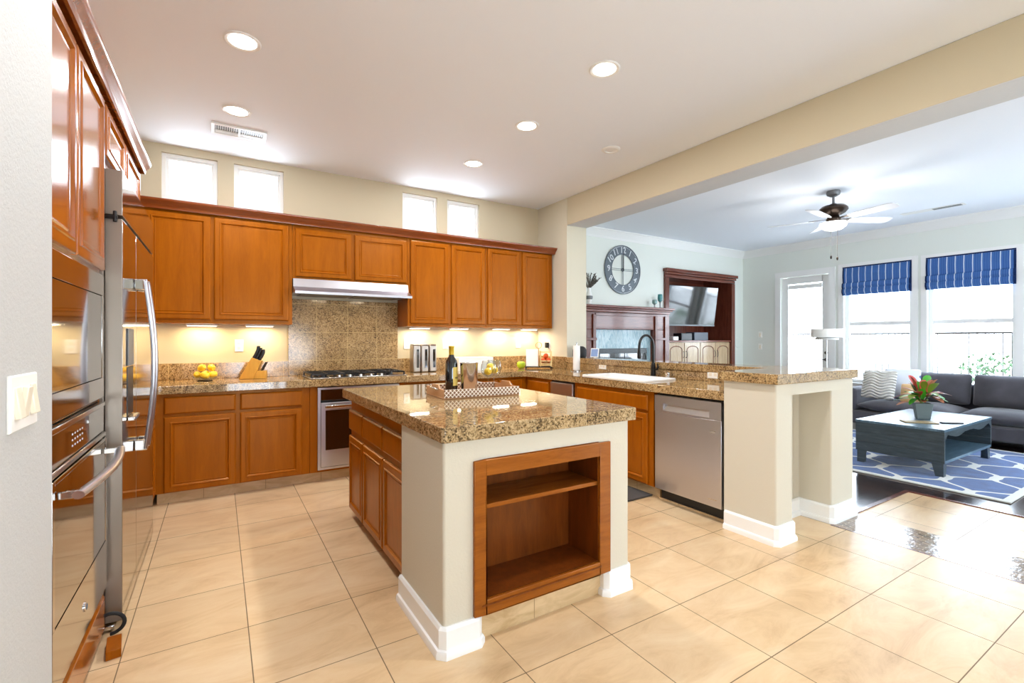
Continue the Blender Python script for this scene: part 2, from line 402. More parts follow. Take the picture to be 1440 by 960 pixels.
    def build(s, name, mats, parent=None, bevel=0, seg=2, smooth=False, sub=0, loc=None, rot=None, angle=35):
        me = bpy.data.meshes.new(name); me.from_pydata(s.v, [], s.f)
        ml = mats if isinstance(mats, (list, tuple)) else [mats]
        for m in ml: me.materials.append(m)
        for p, i in zip(me.polygons, s.mi): p.material_index = min(i, len(ml)-1)
        b = bmesh.new(); b.from_mesh(me); bmesh.ops.remove_doubles(b, verts=b.verts, dist=1e-6)
        bmesh.ops.recalc_face_normals(b, faces=b.faces); b.to_mesh(me); b.free()
        o = bpy.data.objects.new(name, me); C.objects.link(o)
        if parent: o.parent = parent
        if loc: o.location = loc
        if rot: o.rotation_euler = rot
        if bevel:
            md = o.modifiers.new('bevel', 'BEVEL'); md.width = bevel; md.segments = seg; md.limit_method = 'ANGLE'; md.angle_limit = math.radians(40)
        if sub:
            md = o.modifiers.new('sub', 'SUBSURF'); md.levels = sub; md.render_levels = sub
        if smooth or bevel or sub:
            for p in me.polygons: p.use_smooth = True
            if not sub:
                try:
                    me.set_sharp_from_angle(angle=math.radians(angle))
                except Exception: pass
        return o
def tag(o, label, cat, group=None):
    o['label'] = label; o['category'] = cat
    if group: o['group'] = group
    return o
def thing(name, label, cat, loc=(0, 0, 0), rz=0, group=None):
    o = bpy.data.objects.new(name, None); C.objects.link(o); o.empty_display_size = .1
    o.location = loc; o.rotation_euler = (0, 0, rz); return tag(o, label, cat, group)
def struct(o): o['kind'] = 'structure'; return o
def copy_tree(o, parent=None):
    c = o.copy(); C.objects.link(c)
    if parent: c.parent = parent
    for ch in list(o.children): copy_tree(ch, c)
    return c

# ================================================================ STRUCTURE
T_ = .16
# floors
struct(MB().box(-1.3, 3.70, FRONT-.2, 5.4, -.06, 0).box(4.11, 5.05, FRONT-.2, 1.667, -.06, 0).build('floor', M['floor_tile']))
struct(MB().box(3.70, 4.11, FRONT-.2, 1.667, -.06, 0).build('floor', M['mosaic']))
struct(MB().box(3.70, 9.15, 1.667, 5.9, -.06, 0).box(5.05, 9.15, FRONT-.2, 1.667, -.06, 0).build('floor', M['dark_floor']))
struct(MB().box(4.11, 5.085, 1.66, 1.695, 0, .007).box(5.05, 5.085, FRONT, 1.66, 0, .007).build('trim_1', M['mahogany'], bevel=.002))
struct(MB().box(3.685, 3.70, FRONT, 1.66, 0, .0015).build('trim_2', M['mahogany']))
# ceiling
struct(MB().box(-1.3, 3.65, FRONT-.2, 5.4, CEIL, CEIL+.1).box(3.65, 9.15, FRONT-.2, 5.9, CEIL, CEIL+.1).build('ceiling', M['ceil']))
# beam
def two_face(b, m1, m2, cut): pass
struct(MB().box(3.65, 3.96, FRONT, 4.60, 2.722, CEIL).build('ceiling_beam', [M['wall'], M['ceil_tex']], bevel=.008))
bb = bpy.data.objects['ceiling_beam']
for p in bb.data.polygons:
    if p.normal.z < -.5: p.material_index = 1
# walls with holes
def wall_y(name, x0, x1, y0, y1, holes, m, z0=0, z1=CEIL):
    """wall running along x, holes (x0,x1,z0,z1)"""
    b = MB(); xs = sorted({x0, x1, *[h[0] for h in holes], *[h[1] for h in holes]}); zs = sorted({z0, z1, *[h[2] for h in holes], *[h[3] for h in holes]})
    for i in range(len(xs)-1):
        run = None
        for j in range(len(zs)-1):
            cx, cz = (xs[i]+xs[i+1])/2, (zs[j]+zs[j+1])/2
            if any(h[0] < cx < h[1] and h[2] < cz < h[3] for h in holes): continue
            b.box(xs[i], xs[i+1], y0, y1, zs[j], zs[j+1])
    return struct(b.build(name, m))
def wall_x(name, y0, y1, x0, x1, holes, m, z0=0, z1=CEIL):
    b = MB(); ys = sorted({y0, y1, *[h[0] for h in holes], *[h[1] for h in holes]}); zs = sorted({z0, z1, *[h[2] for h in holes], *[h[3] for h in holes]})
    for i in range(len(ys)-1):
        for j in range(len(zs)-1):
            cy, cz = (ys[i]+ys[i+1])/2, (zs[j]+zs[j+1])/2
            if any(h[0] < cy < h[1] and h[2] < cz < h[3] for h in holes): continue
            b.box(x0, x1, ys[i], ys[i+1], zs[j], zs[j+1])
    return struct(b.build(name, m))
KW = [(-.436, -.011), (.121, .55), (1.772, 2.196), (2.324, 2.757)]
wall_y('wall_back', -1.22, 3.65, 5.22, 5.38, [(a, b, 2.575, 2.992) for a, b in KW], M['wall'])
wall_x('wall_left', 1.645, 5.22, -1.22, -1.06, [], M['wall'])
o = struct(MB().box(-1.22, -.36, FRONT, 1.645, 0, CEIL).build('wall_left', M['wall_near'], bevel=.012, seg=3))
o = struct(MB().box(3.65, 3.96, 4.60, TVY+.16, 0, CEIL).build('wall_partition', [M['wall_light']]))
wall_y('wall_far', 3.96, WX, TVY, TVY+T_, [(6.70, 8.56, .10, 2.47)], M['living'])
WIN = [(2.912, 3.83), (1.80, 2.725), (.66, 1.58)]  # last window is out of view, added for extra daylight
wall_x('wall_right', FRONT, TVY+T_, WX, WX+T_, [(a, b, .60, 2.50) for a, b in WIN]+[(4.06, 4.885, 0, 2.46)], M['living'])
wall_y('wall_front', -1.22, WX+T_, FRONT-T_, FRONT, [(.1, 2.1, .1, 1.6), (5.4, 8.7, .1, 2.6)], M['living'])
# high kitchen windows
for i, (a, b) in enumerate(KW):
    z0, z1 = 2.575, 2.992; f = .032
    w = struct(MB().box(a, b, 5.245, 5.285, z0, z0+f).box(a, b, 5.245, 5.285, z1-f, z1).box(a, a+f, 5.245, 5.285, z0+f, z1-f).box(b-f, b, 5.245, 5.285, z0+f, z1-f)
               .box(a+f, b-f, 5.262, 5.285, z0+f, z0+f+.02).box(a+f, b-f, 5.262, 5.285, z1-f-.02, z1-f).box(a+f, a+f+.02, 5.262, 5.285, z0+f+.02, z1-f-.02).box(b-f-.02, b-f, 5.262, 5.285, z0+f+.02, z1-f-.02)
               .build('window_%d' % (i+1), M['white'], bevel=.003))
    MB().box(a+f+.021, b-f-.021, 5.272, 5.276, z0+f+.021, z1-f-.021).build('pane', M['pane'], w)
    struct(MB().box(a-.0005, b+.0005, 5.218, 5.24, z0-.004, z0+.001).build('window_sill', M['white']))
# living windows
for i, (a, b) in enumerate(WIN):
    z0, z1 = .60, 2.50; x0, x1 = WX+.07, WX+.13; f = .05; zm = 1.575
    w = struct(MB().box(x0, x1, a, b, z0, z0+f).box(x0, x1, a, b, z1-f, z1).box(x0, x1, a, a+f, z0+f, z1-f).box(x0, x1, b-f, b, z0+f, z1-f).box(x0+.005, x1, a+f, b-f, zm-.03, zm+.03)
               .build('window_%d' % (i+5), M['white'], bevel=.004))
    MB().box(x0+.03, x0+.034, a+f+.002, b-f-.002, z0+f+.002, zm-.032).box(x0+.03, x0+.034, a+f+.002, b-f-.002, zm+.032, z1-f-.002).build('pane', M['pane'], w)
    s_ = MB().box(WX-.05, WX+.069, a-.04, b+.04, z0-.03, z0+.0).build('window_sill', M['white'], w, bevel=.005)
# unseen front windows behind the camera, added and sized for fill daylight
for i, (a, b, zt) in enumerate(((.1, 2.1, 1.6), (5.4, 8.7, 2.6))):
    y0, y1 = FRONT-.12, FRONT-.06; f = .06; mid = (a+b)/2
    w = struct(MB().box(a, b, y0, y1, .1, .1+f).box(a, b, y0, y1, zt-f, zt).box(a, a+f, y0, y1, .1+f, zt-f).box(b-f, b, y0, y1, .1+f, zt-f).box(mid-.04, mid+.04, y0, y1, .1+f, zt-f)
               .build('window_%d' % (i+8), M['white'], bevel=.004))
    MB().box(a+f+.002, mid-.042, y0+.03, y0+.034, .1+f+.002, zt-f-.002).box(mid+.042, b-f-.002, y0+.03, y0+.034, .1+f+.002, zt-f-.002).build('pane', M['pane'], w)
# patio door
a, b = 4.06, 4.885
d = struct(MB().box(WX+.04, WX+.085, a+.005, a+.12, .01, 2.45).box(WX+.04, WX+.085, b-.11, b-.005, .01, 2.45).box(WX+.04, WX+.085, a+.12, b-.11, 2.33, 2.45).box(WX+.04, WX+.085, a+.12, b-.11, .01, .25)
           .build('door_1', M['white'], bevel=.004))
MB().box(WX+.06, WX+.065, a+.121, b-.111, .251, 2.329).build('pane', M['pane'], d)
MB().box(WX+.03, WX+.058, a+.13, b-.12, 2.235, 2.31).build('blind_headrail', M['white'], d, bevel=.004)
MB().lathe([(.028, 0), (.028, .012), (.016, .02), (0, .02)], 20, T=Matrix.Translation((WX+.04, a+.06, 1.08)) @ Matrix.Rotation(-PI/2, 4, 'Y')).build('deadbolt', M['bronze'], d, smooth=True)
MB().lathe([(.028, 0), (.028, .012), (.012, .02), (.012, .05), (0, .05)], 20, T=Matrix.Translation((WX+.04, a+.06, .96)) @ Matrix.Rotation(-PI/2, 4, 'Y')).tube([(WX-.01, a+.06, .96), (WX-.012, a+.12, .96), (WX-.005, a+.17, .955)], .008).build('door_handle', M['bronze'], d, smooth=True)
# casing around the door and windows
def casing(name, a, b, z0, z1, w=.085, bottom=True):
    m = MB()
    m.box(WX-.018, WX, a-w, a, z0 if not bottom else z0-.03, z1+w).box(WX-.018, WX, b, b+w, z0 if not bottom else z0-.03, z1+w).box(WX-.02, WX, a, b, z1, z1+w)
    if bottom: m.box(WX-.018, WX, a-w, b+w, z0-.11, z0-.031)
    return struct(m.build(name, M['white']))
casing('trim_3', 4.06, 4.885, 0, 2.46, .1, False)
casing('trim_4', 2.912, 3.83, .60, 2.50, .08); casing('trim_5', 1.80, 2.725, .60, 2.50, .07); casing('trim_6', .66, 1.58, .60, 2.50, .08)
# crown moulding in the living room
CP = [(0, CEIL), (0, CEIL-.13), (.012, CEIL-.13), (.02, CEIL-.11), (.03, CEIL-.095), (.075, CEIL-.045), (.09, CEIL-.02), (.105, CEIL-.015), (.105, CEIL)]
struct(MB().sweep([(3.96, FRONT), (3.96, TVY), (WX, TVY), (WX, FRONT)], CP, side=1).build('trim_7', M['white'], smooth=True, angle=25))
# pony wall and bar end
pony = struct(MB().box(3.662, 3.80, 1.90, 4.60, 0, 1.028).build('wall_half', M['wall_light']))
rb = .014
struct(MB().prism(rpoly([(3.02, 1.675, rb), (3.22, 1.675, rb), (3.22, 1.90, 0), (3.735, 1.90, 0), (3.735, 1.675, rb), (4.07, 1.675, rb), (4.07, 1.898, 0), (3.661, 1.898, 0), (3.661, 2.04, 0), (3.02, 2.04, 0)]), 0, .95)
       .prism(rpoly([(3.02, 1.675, rb), (4.07, 1.675, rb), (4.07, 1.898, 0), (3.661, 1.898, 0), (3.661, 2.04, 0), (3.02, 2.04, 0)]), .9501, 1.028).build('wall_bar_end', M['stucco'], smooth=True, angle=30))
# baseboards
BP = [(0.0005, 0), (0.0005, .125), (.010, .125), (.018, .113), (.018, .036), (.026, .032), (.031, .02), (.031, 0)]
def base(name, path, side=1):
    return struct(MB().sweep(path, BP, side=side).build(name, M['white'], smooth=True, angle=25))
def cham(path, c=.012):
    out = [path[0]]
    for i in range(1, len(path)-1):
        p, q, r = Vector(path[i-1]), Vector(path[i]), Vector(path[i+1])
        out.append(tuple(q+(p-q).normalized()*c)); out.append(tuple(q+(r-q).normalized()*c))
    out.append(path[-1]); return out
base('baseboard_bar', [(3.02, 2.03)]+cham([(3.02, 2.03), (3.02, 1.675), (3.22, 1.675)])[1:-1]+[(3.22-.012, 1.675), (3.22, 1.675+.012), (3.22, 1.90), (3.735, 1.90), (3.735, 1.687), (3.747, 1.675), (4.058, 1.675), (4.07, 1.687), (4.07, 1.89)], side=1)
base('baseboard_far', [(4.0, TVY), (4.6, TVY)])
base('baseboard_right', [(WX, TVY), (WX, 5.0)])
base('baseboard_right', [(WX, 3.94), (WX, FRONT)])

# ================================================================ PATIO (outside)
struct(MB().box(9.14, 30, -12, 14, -.12, -.02).build('floor', M['concrete']))
fe = thing('metal_fence', 'black metal railing fence seen outside through the living room windows', 'fence', (12.6, 0, -.02))
rl = MB().box(0, .04, -6, 10, 1.44, 1.48).box(0, .04, -6, 10, .15, .19); rl.build('rail', M['black_metal'], fe)
for k in range(9): MB().box(-.005, .045, -5+1.8*k, -4.95+1.8*k, 0, 1.52).build('post', M['black_metal'], fe)
pk = MB()
for k in range(133): pk.box(.013, .027, -5.94+.12*k, -5.926+.12*k, .19, 1.44)
o = pk.build('picket', M['black_metal'], fe); o['kind'] = 'stuff'
def leafball(name, c, r, n, m, parent=None, leaf=.09):
    b = MB()
    for _ in range(n):
        u, v = random.random()*2*PI, math.acos(2*random.random()-1); q = r*(.55+.45*random.random())
        p = Vector((c[0]+q*math.sin(v)*math.cos(u), c[1]+q*math.sin(v)*math.sin(u)*1.2, max(.05, c[2]+q*math.cos(v))))
        R = Matrix.Translation(p) @ Matrix.Rotation(random.random()*6.28, 4, 'Z') @ Matrix.Rotation(random.uniform(-1.2, 1.2), 4, 'X')
        L = leaf*random.uniform(.6, 1.2)
        b.raw([(0, 0, 0), (L*.3, L*.5, .01), (0, L, 0), (-L*.3, L*.5, .01)], [[0, 1, 2, 3]], R)
    return b.build(name, m, parent)
for k, (y, r, lb) in enumerate(((1.0, .50, 'low green shrub outside the right living room window, near its right side'), (2.5, .5, 'low green shrub outside the right living room window, near its left side'))):
    t = thing('shrub', lb, 'shrub', (11.4, y, -.02))
    leafball('foliage', (0, 0, .62), r, 900, M['hedge'], t)
    MB().tube([(0, 0, 0), (.02, 0, .4)], .03).build('stem', M['twig'], t)

for k, (x, r) in enumerate(((3.4, 1.3), (7.2, 1.4), (11.0, 1.3))):
    t = thing('tree', 'leafy green tree outside the front living room windows, behind the viewer', 'tree', (x, -7.5, -.05), 0, 'trees outside the front windows')
    leafball('foliage', (0, 0, 1.9), r, 1500, M['hedge'], t, .22)
    MB().tube([(0, 0, 0), (.05, 0, 1.6)], .08).build('trunk', M['twig'], t)
# ================================================================ KITCHEN CABINETS
def ring_panel(b, x0, x1, z0, z1, prof, y=0, T=None):
    """prof: (inset, height) ; front towards -y"""
    n = len(b.v); vs = []; fs = []
    for ins, h in prof:
        vs += [(x0+ins, y-h, z0+ins), (x1-ins, y-h, z0+ins), (x1-ins, y-h, z1-ins), (x0+ins, y-h, z1-ins)]
    m = len(prof)
    for i in range(m-1):
        for q in range(4): fs.append([i*4+q, i*4+(q+1) % 4, (i+1)*4+(q+1) % 4, (i+1)*4+q])
    fs.append([(m-1)*4+q for q in range(4)]); fs.append([3, 2, 1, 0])
    b.raw(vs, fs, T); return b
DP = [(0, 0), (0, .013), (.004, .018), (.010, .020), (.040, .020), (.044, .0245), (.050, .0245), (.055, .018), (.060, .0125), (.064, .0125), (.069, .0155), (.075, .014)]
DRP = [(0, 0), (0, .012), (.003, .016), (.010, .0205), (.014, .0215)]
def cabinet(name, label, loc, rz, body, doors=(), drawers=(), cat='cabinet', group=None, m=None, parts=None):
    m = m or M['wood']
    t = thing(name, label, cat, loc, rz, group)
    b = MB()
    for q in body: b.box(*q)
    b.build('body', m, t, bevel=.0015)
    for x0, x1, z0, z1 in doors: ring_panel(MB(), x0, x1, z0, z1, DP, -.0006).build('door', m, t)
    for x0, x1, z0, z1 in drawers: ring_panel(MB(), x0, x1, z0, z1, DRP, -.0006).build('drawer', m, t)
    return t
CT, CB = .950, .8845    # counter top and underside
BY = 4.622              # face of the back base cabinets
ZB = .098
# back wall base cabinets (local x along +X, depth +Y)
cabinet('base_cabinet', 'wooden base cabinet with two drawers and two doors under the lemons and knife block', (0, BY, 0), 0,
        [(-.428, .70, 0, .58, ZB, CB-.001)], [(-.37, .12, .104, .70), (.152, .635, .104, .70)], [(-.37, .12, .722, .858), (.152, .635, .722, .858)])
cabinet('oven_base_cabinet', 'wooden base cabinet housing the small oven below the cooktop', (0, BY, 0), 0,
        [(.702, .768, 0, .58, ZB, CB-.001), (1.528, 1.60, 0, .58, ZB, CB-.001), (.768, 1.528, 0, .58, ZB, .118), (.768, 1.528, 0, .58, .878, CB-.001), (.768, 1.528, .56, .58, .118, .878)])
cabinet('base_cabinet', 'wooden base cabinet below the steel canisters, mostly hidden behind the island', (0, BY, 0), 0,
        [(1.602, 2.30, 0, .58, ZB, CB-.001)], [(1.64, 1.94, .104, .70), (1.96, 2.27, .104, .70)], [(1.64, 2.27, .722, .858)])
cabinet('base_cabinet', 'wooden corner base cabinet below the green apple on the back wall', (0, BY, 0), 0,
        [(2.302, 3.648, 0, .58, ZB, CB-.001)], [(2.34, 2.66, .104, .70), (2.68, 3.0, .104, .70)], [(2.34, 2.66, .722, .858), (2.68, 3.0, .722, .858)])
struct(MB().box(-.42, 3.10, BY+.07, BY+.09, 0, ZB-.001).build('trim_8', M['toe_tile']))
# left wall short base run between refrigerator and corner (local x = +Y)
cabinet('base_cabinet', 'wooden base cabinet in the left corner beside the refrigerator', (-.44, 3.97, 0), PI/2,
        [(0, .64, 0, .6, ZB, CB-.001)], [(.03, .60, .104, .70)], [(.03, .60, .722, .858)])
struct(MB().box(-.53, -.51, 3.97, BY+.09, 0, ZB-.001).build('trim_9', M['toe_tile']))
# peninsula (local x = -Y), faces -X
PXF = 3.052
P0 = 4.60
def py(y): return P0-y
cabinet('base_cabinet', 'narrow wooden base cabinet at the inner corner of the peninsula', (PXF, P0, 0), -PI/2,
        [(-.0, py(4.115), 0, .585, ZB, CB-.001)], [(py(4.58)+.03, py(4.15), .104, .70)], [(py(4.58)+.03, py(4.15), .722, .848)])
tc_ = thing('trash_compactor', 'stainless steel trash compactor front between two peninsula cabinets', 'appliance', (PXF, P0, 0), -PI/2)
MB().box(py(4.108), py(3.728), 0, .55, .02, .875).build('body', M['black'], tc_)
MB().box(py(4.104), py(3.732), -.022, -.001, .13, .862).build('door', M['steel'], tc_, bevel=.004)
cabinet('sink_cabinet', 'wooden sink cabinet with one wide false drawer front and two doors', (PXF, P0, 0), -PI/2,
        [(py(3.720), py(2.700), 0, .02, ZB, CB-.001), (py(3.720), py(3.70), .02, .585, ZB, CB-.001), (py(2.72), py(2.70), .02, .585, ZB, CB-.001), (py(3.70), py(2.72), .02, .585, ZB, ZB+.02)],
        [(py(3.667), py(3.222), .109, .70), (py(3.20), py(2.756), .109, .70)], [(py(3.667), py(2.756), .722, .848)], cat='cabinet')
struct(MB().box(PXF+.075, PXF+.095, 2.698, BY+.09, 0, ZB-.001).build('trim_10', M['toe_tile']))
# dishwasher
dw = thing('dishwasher', 'stainless steel dishwasher with pocket handle under the bar counter', 'dishwasher', (PXF, P0, 0), -PI/2)
a, b = py(2.672), py(2.062)
MB().box(a, b, .012, .57, .10, .872).build('body', M['black'], dw)
MB().box(a+.004, b-.004, .06, .09, .0, .099).build('toe_kick', M['black'], dw)
m = MB().box(a+.004, b-.004, -.024, .01, .108, .735)
m.build('door', M['steel'], dw, bevel=.003)
m = MB().box(a+.004, a+.09, -.026, .01, .737, .866).box(b-.10, b-.004, -.026, .01, .737, .866).box(a+.09, b-.10, -.026, .01, .806, .866).box(a+.09, b-.10, -.026, .01, .737, .748).box(a+.09, b-.10, .0, .01, .748, .806)
m.build('control_panel', M['steel'], dw)
hp = [(x, -.026+.0*x, .749+.012*math.sin(PI*(i/10))) for i, x in enumerate([a+.09+(b-a-.19)*i/10 for i in range(11)])]
m = MB()
for i in range(10):
    x0, x1 = hp[i][0], hp[i+1][0]
    y0 = -.026; d0, d1 = .020*abs(1-2*i/10)**2, .020*abs(1-2*(i+1)/10)**2
    m.raw([(x0, y0-.001, .748), (x1, y0-.001, .748), (x1, -.002, .792-.0*d1), (x0, -.002, .792-.0*d0)], [[0, 1, 2, 3]])
m.build('pocket_handle', M['steel_bright'], dw)
MB().box(b-.10, b-.05, -.0255, -.0240, .655, .658).box(b-.09, b-.055, -.0255, -.0240, .640, .642).build('badge', M['chrome'], dw)
MB().box(b-.12, b-.04, -.0255, -.0240, .16, .164).build('badge', M['chrome'], dw)
struct(MB().box(PXF+.05, PXF+.058, 2.055, 2.69, 0, .012).build('trim_11', M['toe_tile']))

# countertop: one continuous L with sink cut-out
SX0, SX1, SY0, SY1 = 3.10, 3.50, 2.86, 3.64
cf = BY-.045; pf = PXF-.034
ct = MB()
ct.prism([(-1.058, 3.9705), (-.405, 3.9705), (-.405, cf), (pf-.02, cf), (pf, cf-.02), (pf, SY1), (3.648, SY1), (3.648, 5.218), (-1.058, 5.218)], CB, CT)
ct.box(pf, SX0, SY0, SY1, CB, CT).box(SX1, 3.648, SY0, SY1, CB, CT)
ct.box(pf, 3.648, 2.042, SY0, CB, CT)
o = ct.build('countertop', M['granite'], bevel=.004)
tag(o, 'tan speckled granite tile countertop running along the back wall and sink peninsula', 'countertop')
# splash
for args, lb in (((-1.046, .588, 5.206, 5.2195, CT+.0005, 1.10), 'low granite tile strip behind the lemons and knife block'), ((1.712, 3.636, 5.206, 5.2195, CT+.0005, 1.10), 'low granite tile strip behind the canisters and bread box'),
                 ((3.637, 3.649, 4.602, 5.2195, CT+.0005, 1.10), 'low granite tile strip on the short side wall at the counter corner'), ((-1.059, -1.047, 3.9705, 5.2195, CT+.0005, 1.10), 'low granite tile strip on the left wall beyond the refrigerator')):
    o = MB().box(*args).build('backsplash', M['granite_splash'], bevel=.002); tag(o, lb, 'backsplash')
o = MB().box(.589, 1.711, 5.203, 5.2195, CT+.0005, 1.725).build('backsplash', M['granite_splash'], bevel=.002); tag(o, 'tall granite tile panel behind the cooktop under the hood', 'backsplash')
o = MB().box(3.640, 3.6605, 2.045, 4.598, CT+.0005, 1.028).build('backsplash', M['granite_splash'], bevel=.001); tag(o, 'granite tile strip behind the sink below the bar top', 'backsplash')
# bar top
bt = MB().prism([(2.995, 1.65), (4.09, 1.65), (4.09, 2.075), (3.93, 2.25), (3.93, 4.598), (3.632, 4.598), (3.632, 2.075), (2.995, 2.075)], 1.029, 1.095)
o = bt.build('bar_top', M['granite'], bevel=.004); tag(o, 'raised granite bar top on the cream half wall beside the dishwasher', 'bar top')

# upper cabinets on the back wall
UY = 4.882; UB = 1.455; UT = 2.415
def upper(label, x0, x1, zb, doors):
    t = cabinet('wall_cabinet', label, (0, UY, 0), 0, [(x0, x1, 0, .336, zb, UT)], doors)
    return t
upper('wooden wall cabinet with two tall doors above the lemons, left of the hood', -1.05, .587, UB, [(-.52, -.063, 1.49, 2.385), (-.037, .555, 1.49, 2.385)])
upper('short wooden wall cabinet directly above the stainless range hood', .589, 1.712, 1.893, [(.612, 1.126, 1.912, 2.385-.02), (1.160, 1.700, 1.912, 2.365)])
upper('wooden wall cabinet with two tall doors right of the hood above the canisters', 1.714, 2.666, UB, [(1.742, 2.188, 1.487, 2.38), (2.220, 2.650, 1.487, 2.38)])
upper('wooden wall cabinet with two tall doors at the far right of the back wall', 2.668, 3.630, UB, [(2.685, 3.135, 1.487, 2.39), (3.170, 3.605, 1.487, 2.39)])
CRP = [(.001, UT-.018), (.020, UT-.018), (.024, UT), (.03, UT+.008), (.052, UT+.03), (.062, UT+.04), (.066, UT+.05), (.066, UT+.058), (-.03, UT+.058), (-.03, UT+.001), (.001, UT+.001)]
o = MB().sweep([(-1.04, UY-.0215), (3.632, UY-.0215), (3.632, 5.20)], CRP, side=1).build('crown_molding', M['wood_crown'], smooth=True, angle=25)
tag(o, 'dark stained crown molding along the top of the back wall cabinets', 'molding')
# under cabinet lamps
def under_lamp(x, y, i, label):
    t = thing('under_cabinet_light', label, 'light', (x, y, UB-.001), 0, 'lights under the wall cabinets')
    MB().box(-.12, .12, -.03, .03, -.016, 0).build('housing', M['white'], t, bevel=.003)
    MB().box(-.11, .11, -.022, .022, -.019, -.0165).build('diffuser', M['lamp_warm'], t)
    area('lamp', (0, 0, -.022), (0, 0, 0), .22, .045, UNDER_W, WARM if x < .6 else (1, .86, .66), t)
for i, (x, lb) in enumerate(((-.70, 'under-cabinet light in the far left corner, above the left end of the counter'), (-.13, 'under-cabinet light above the bowl of lemons'), (.33, 'under-cabinet light above the knife block'), (1.93, 'under-cabinet light above the steel canisters'), (2.42, 'under-cabinet light above the white bread box'), (3.0, 'under-cabinet light above the green apple'), (3.42, 'under-cabinet light above the fruit stand'))):
    under_lamp(x, 5.10, i, lb)

# ---------------------------------------------------------------- range hood
hd = thing('range_hood', 'stainless steel range hood below the short wall cabinet', 'range hood', (0, 0, 0))
prof = [(5.215, 1.892), (4.862, 1.892), (4.845, 1.815), (4.725, 1.765), (4.725, 1.742), (4.74, 1.742), (4.76, 1.755), (5.215, 1.755)]
m = MB(); n = len(prof)
for x in (.592, 1.709): m.raw([(x, y, z) for y, z in prof], [])
m.f += [[i, (i+1) % n, n+(i+1) % n, n+i] for i in range(n)]+[list(range(n)), [n+i for i in reversed(range(n))]]; m.mi += [0]*(n+2)
m.build('body', M['steel'], hd)
for k in range(2): MB().box(.66+.5*k, 1.13+.5*k, 4.84, 5.16, 1.748, 1.754).build('filter', M['grey_metal'], hd, bevel=.002)
for k in range(2): MB().box(.86+.42*k, 1.02+.42*k, 4.775, 4.825, 1.750, 1.7545).build('light', M['lamp_warm'], hd)
for k in range(2): area('lamp', (.94+.42*k, 4.80, 1.745), (0, 0, 0), .15, .05, 1.1, (1, .82, .58), hd)

# ---------------------------------------------------------------- cooktop
ck = thing('cooktop', 'stainless gas cooktop with black grates set on the back counter', 'cooktop', (1.16, 4.87, CT+.001))
MB().box(-.455, .455, -.255, .255, 0, .012).build('pan', M['steel_bright'], ck, bevel=.005)
for k, (x, y, r) in enumerate(((-.32, .12, .045), (-.32, -.10, .035), (0, .03, .055), (.32, .12, .045), (.32, -.10, .035))):
    MB().lathe([(r, 0), (r, .012), (r*.75, .018), (r*.7, .024), (0, .026)], 20, (x, y, .012)).build('burner', M['black'], ck, smooth=True)
for k in range(3):
    x0, x1 = -.44+.295*k, -.155+.295*k; g = MB()
    for y in (-.22, .22): g.box(x0, x1, y-.006, y+.006, .034, .048)
    for x in (x0, x1): g.box(x-.006, x+.006, -.226, .226, .034, .048)
    for y in (-.1, 0, .1): g.box(x0, x1, y-.005, y+.005, .036, .048)
    g.box((x0+x1)/2-.005, (x0+x1)/2+.005, -.22, .22, .036, .048)
    for x in (x0, x1):
        for y in (-.22, .22): g.box(x-.008, x+.008, y-.008, y+.008, .012, .034)
    g.build('grate', M['black_metal'], ck, bevel=.002)
for k in range(5): MB().lathe([(.02, 0), (.019, .02), (.012, .024), (0, .024)], 16, (-.2+.1*k, -.235+.0, .012)).build('knob', M['steel_bright'], ck, smooth=True)

# ---------------------------------------------------------------- small oven in base
ov = thing('wall_oven', 'small stainless built-in oven under the cooktop, partly behind the island', 'oven', (0, BY, 0))
MB().box(.772, 1.524, .002, .5, .121, .874).build('body', M['black'], ov)
MB().box(.767, 1.529, -.02, -.001, .119, .14).box(.767, .79, -.02, -.001, .14, .873).box(1.506, 1.529, -.02, -.001, .14, .873).box(.79, 1.506, -.02, -.001, .855, .873).build('trim_frame', M['steel'], ov)
MB().box(.792, 1.504, -.026, -.001, .755, .853).build('control_panel', M['glass_black'], ov, bevel=.002)
od = MB().box(.792, 1.504, -.036, -.0205, .147, .735).build('door', M['steel'], ov, bevel=.003)
MB().box(.83, 1.466, -.040, -.0365, .30, .665).build('door_glass', M['glass_black'], od, bevel=.001)
MB().box(.82, 1.476, -.085, -.068, .688, .716).box(.84, .86, -.07, -.0365, .695, .71).box(1.436, 1.456, -.07, -.0365, .695, .71).build('handle', M['steel_bright'], od, bevel=.005)

# ================================================================ LEFT APPLIANCE WALL (local x = +Y, front towards +X)
LX = -.452
L0 = 1.66
def ly(y): return y-L0
tw = cabinet('tall_oven_cabinet', 'tall wooden cabinet housing the microwave and wall oven beside the near wall', (LX, L0, 0), PI/2,
             [(0, ly(1.925), 0, .6, ZB, UT), (ly(2.740), ly(2.752), 0, .6, 0.0, UT), (ly(1.925), ly(2.740), 0, .6, 1.605, UT), (ly(1.925), ly(2.740), 0, .6, 1.048, 1.052), (ly(1.925), ly(2.740), .0, .6, .2, .212), (ly(1.925), ly(2.740), .56, .6, .212, 1.6), (ly(1.925), ly(2.740), 0, .6, .02, .199)],
             [(ly(1.785), ly(2.258), 1.622, 2.385), (ly(2.274), ly(2.745), 1.622, 2.385)], [(ly(1.93), ly(2.742), .03, .185)], m=M['wood_gloss'])
mw = thing('microwave', 'stainless built-in microwave with black glass door above the wall oven', 'microwave', (LX, L0, 0), PI/2)
MB().box(ly(1.935), ly(2.735), .003, .5, 1.056, 1.600).build('body', M['black'], mw)
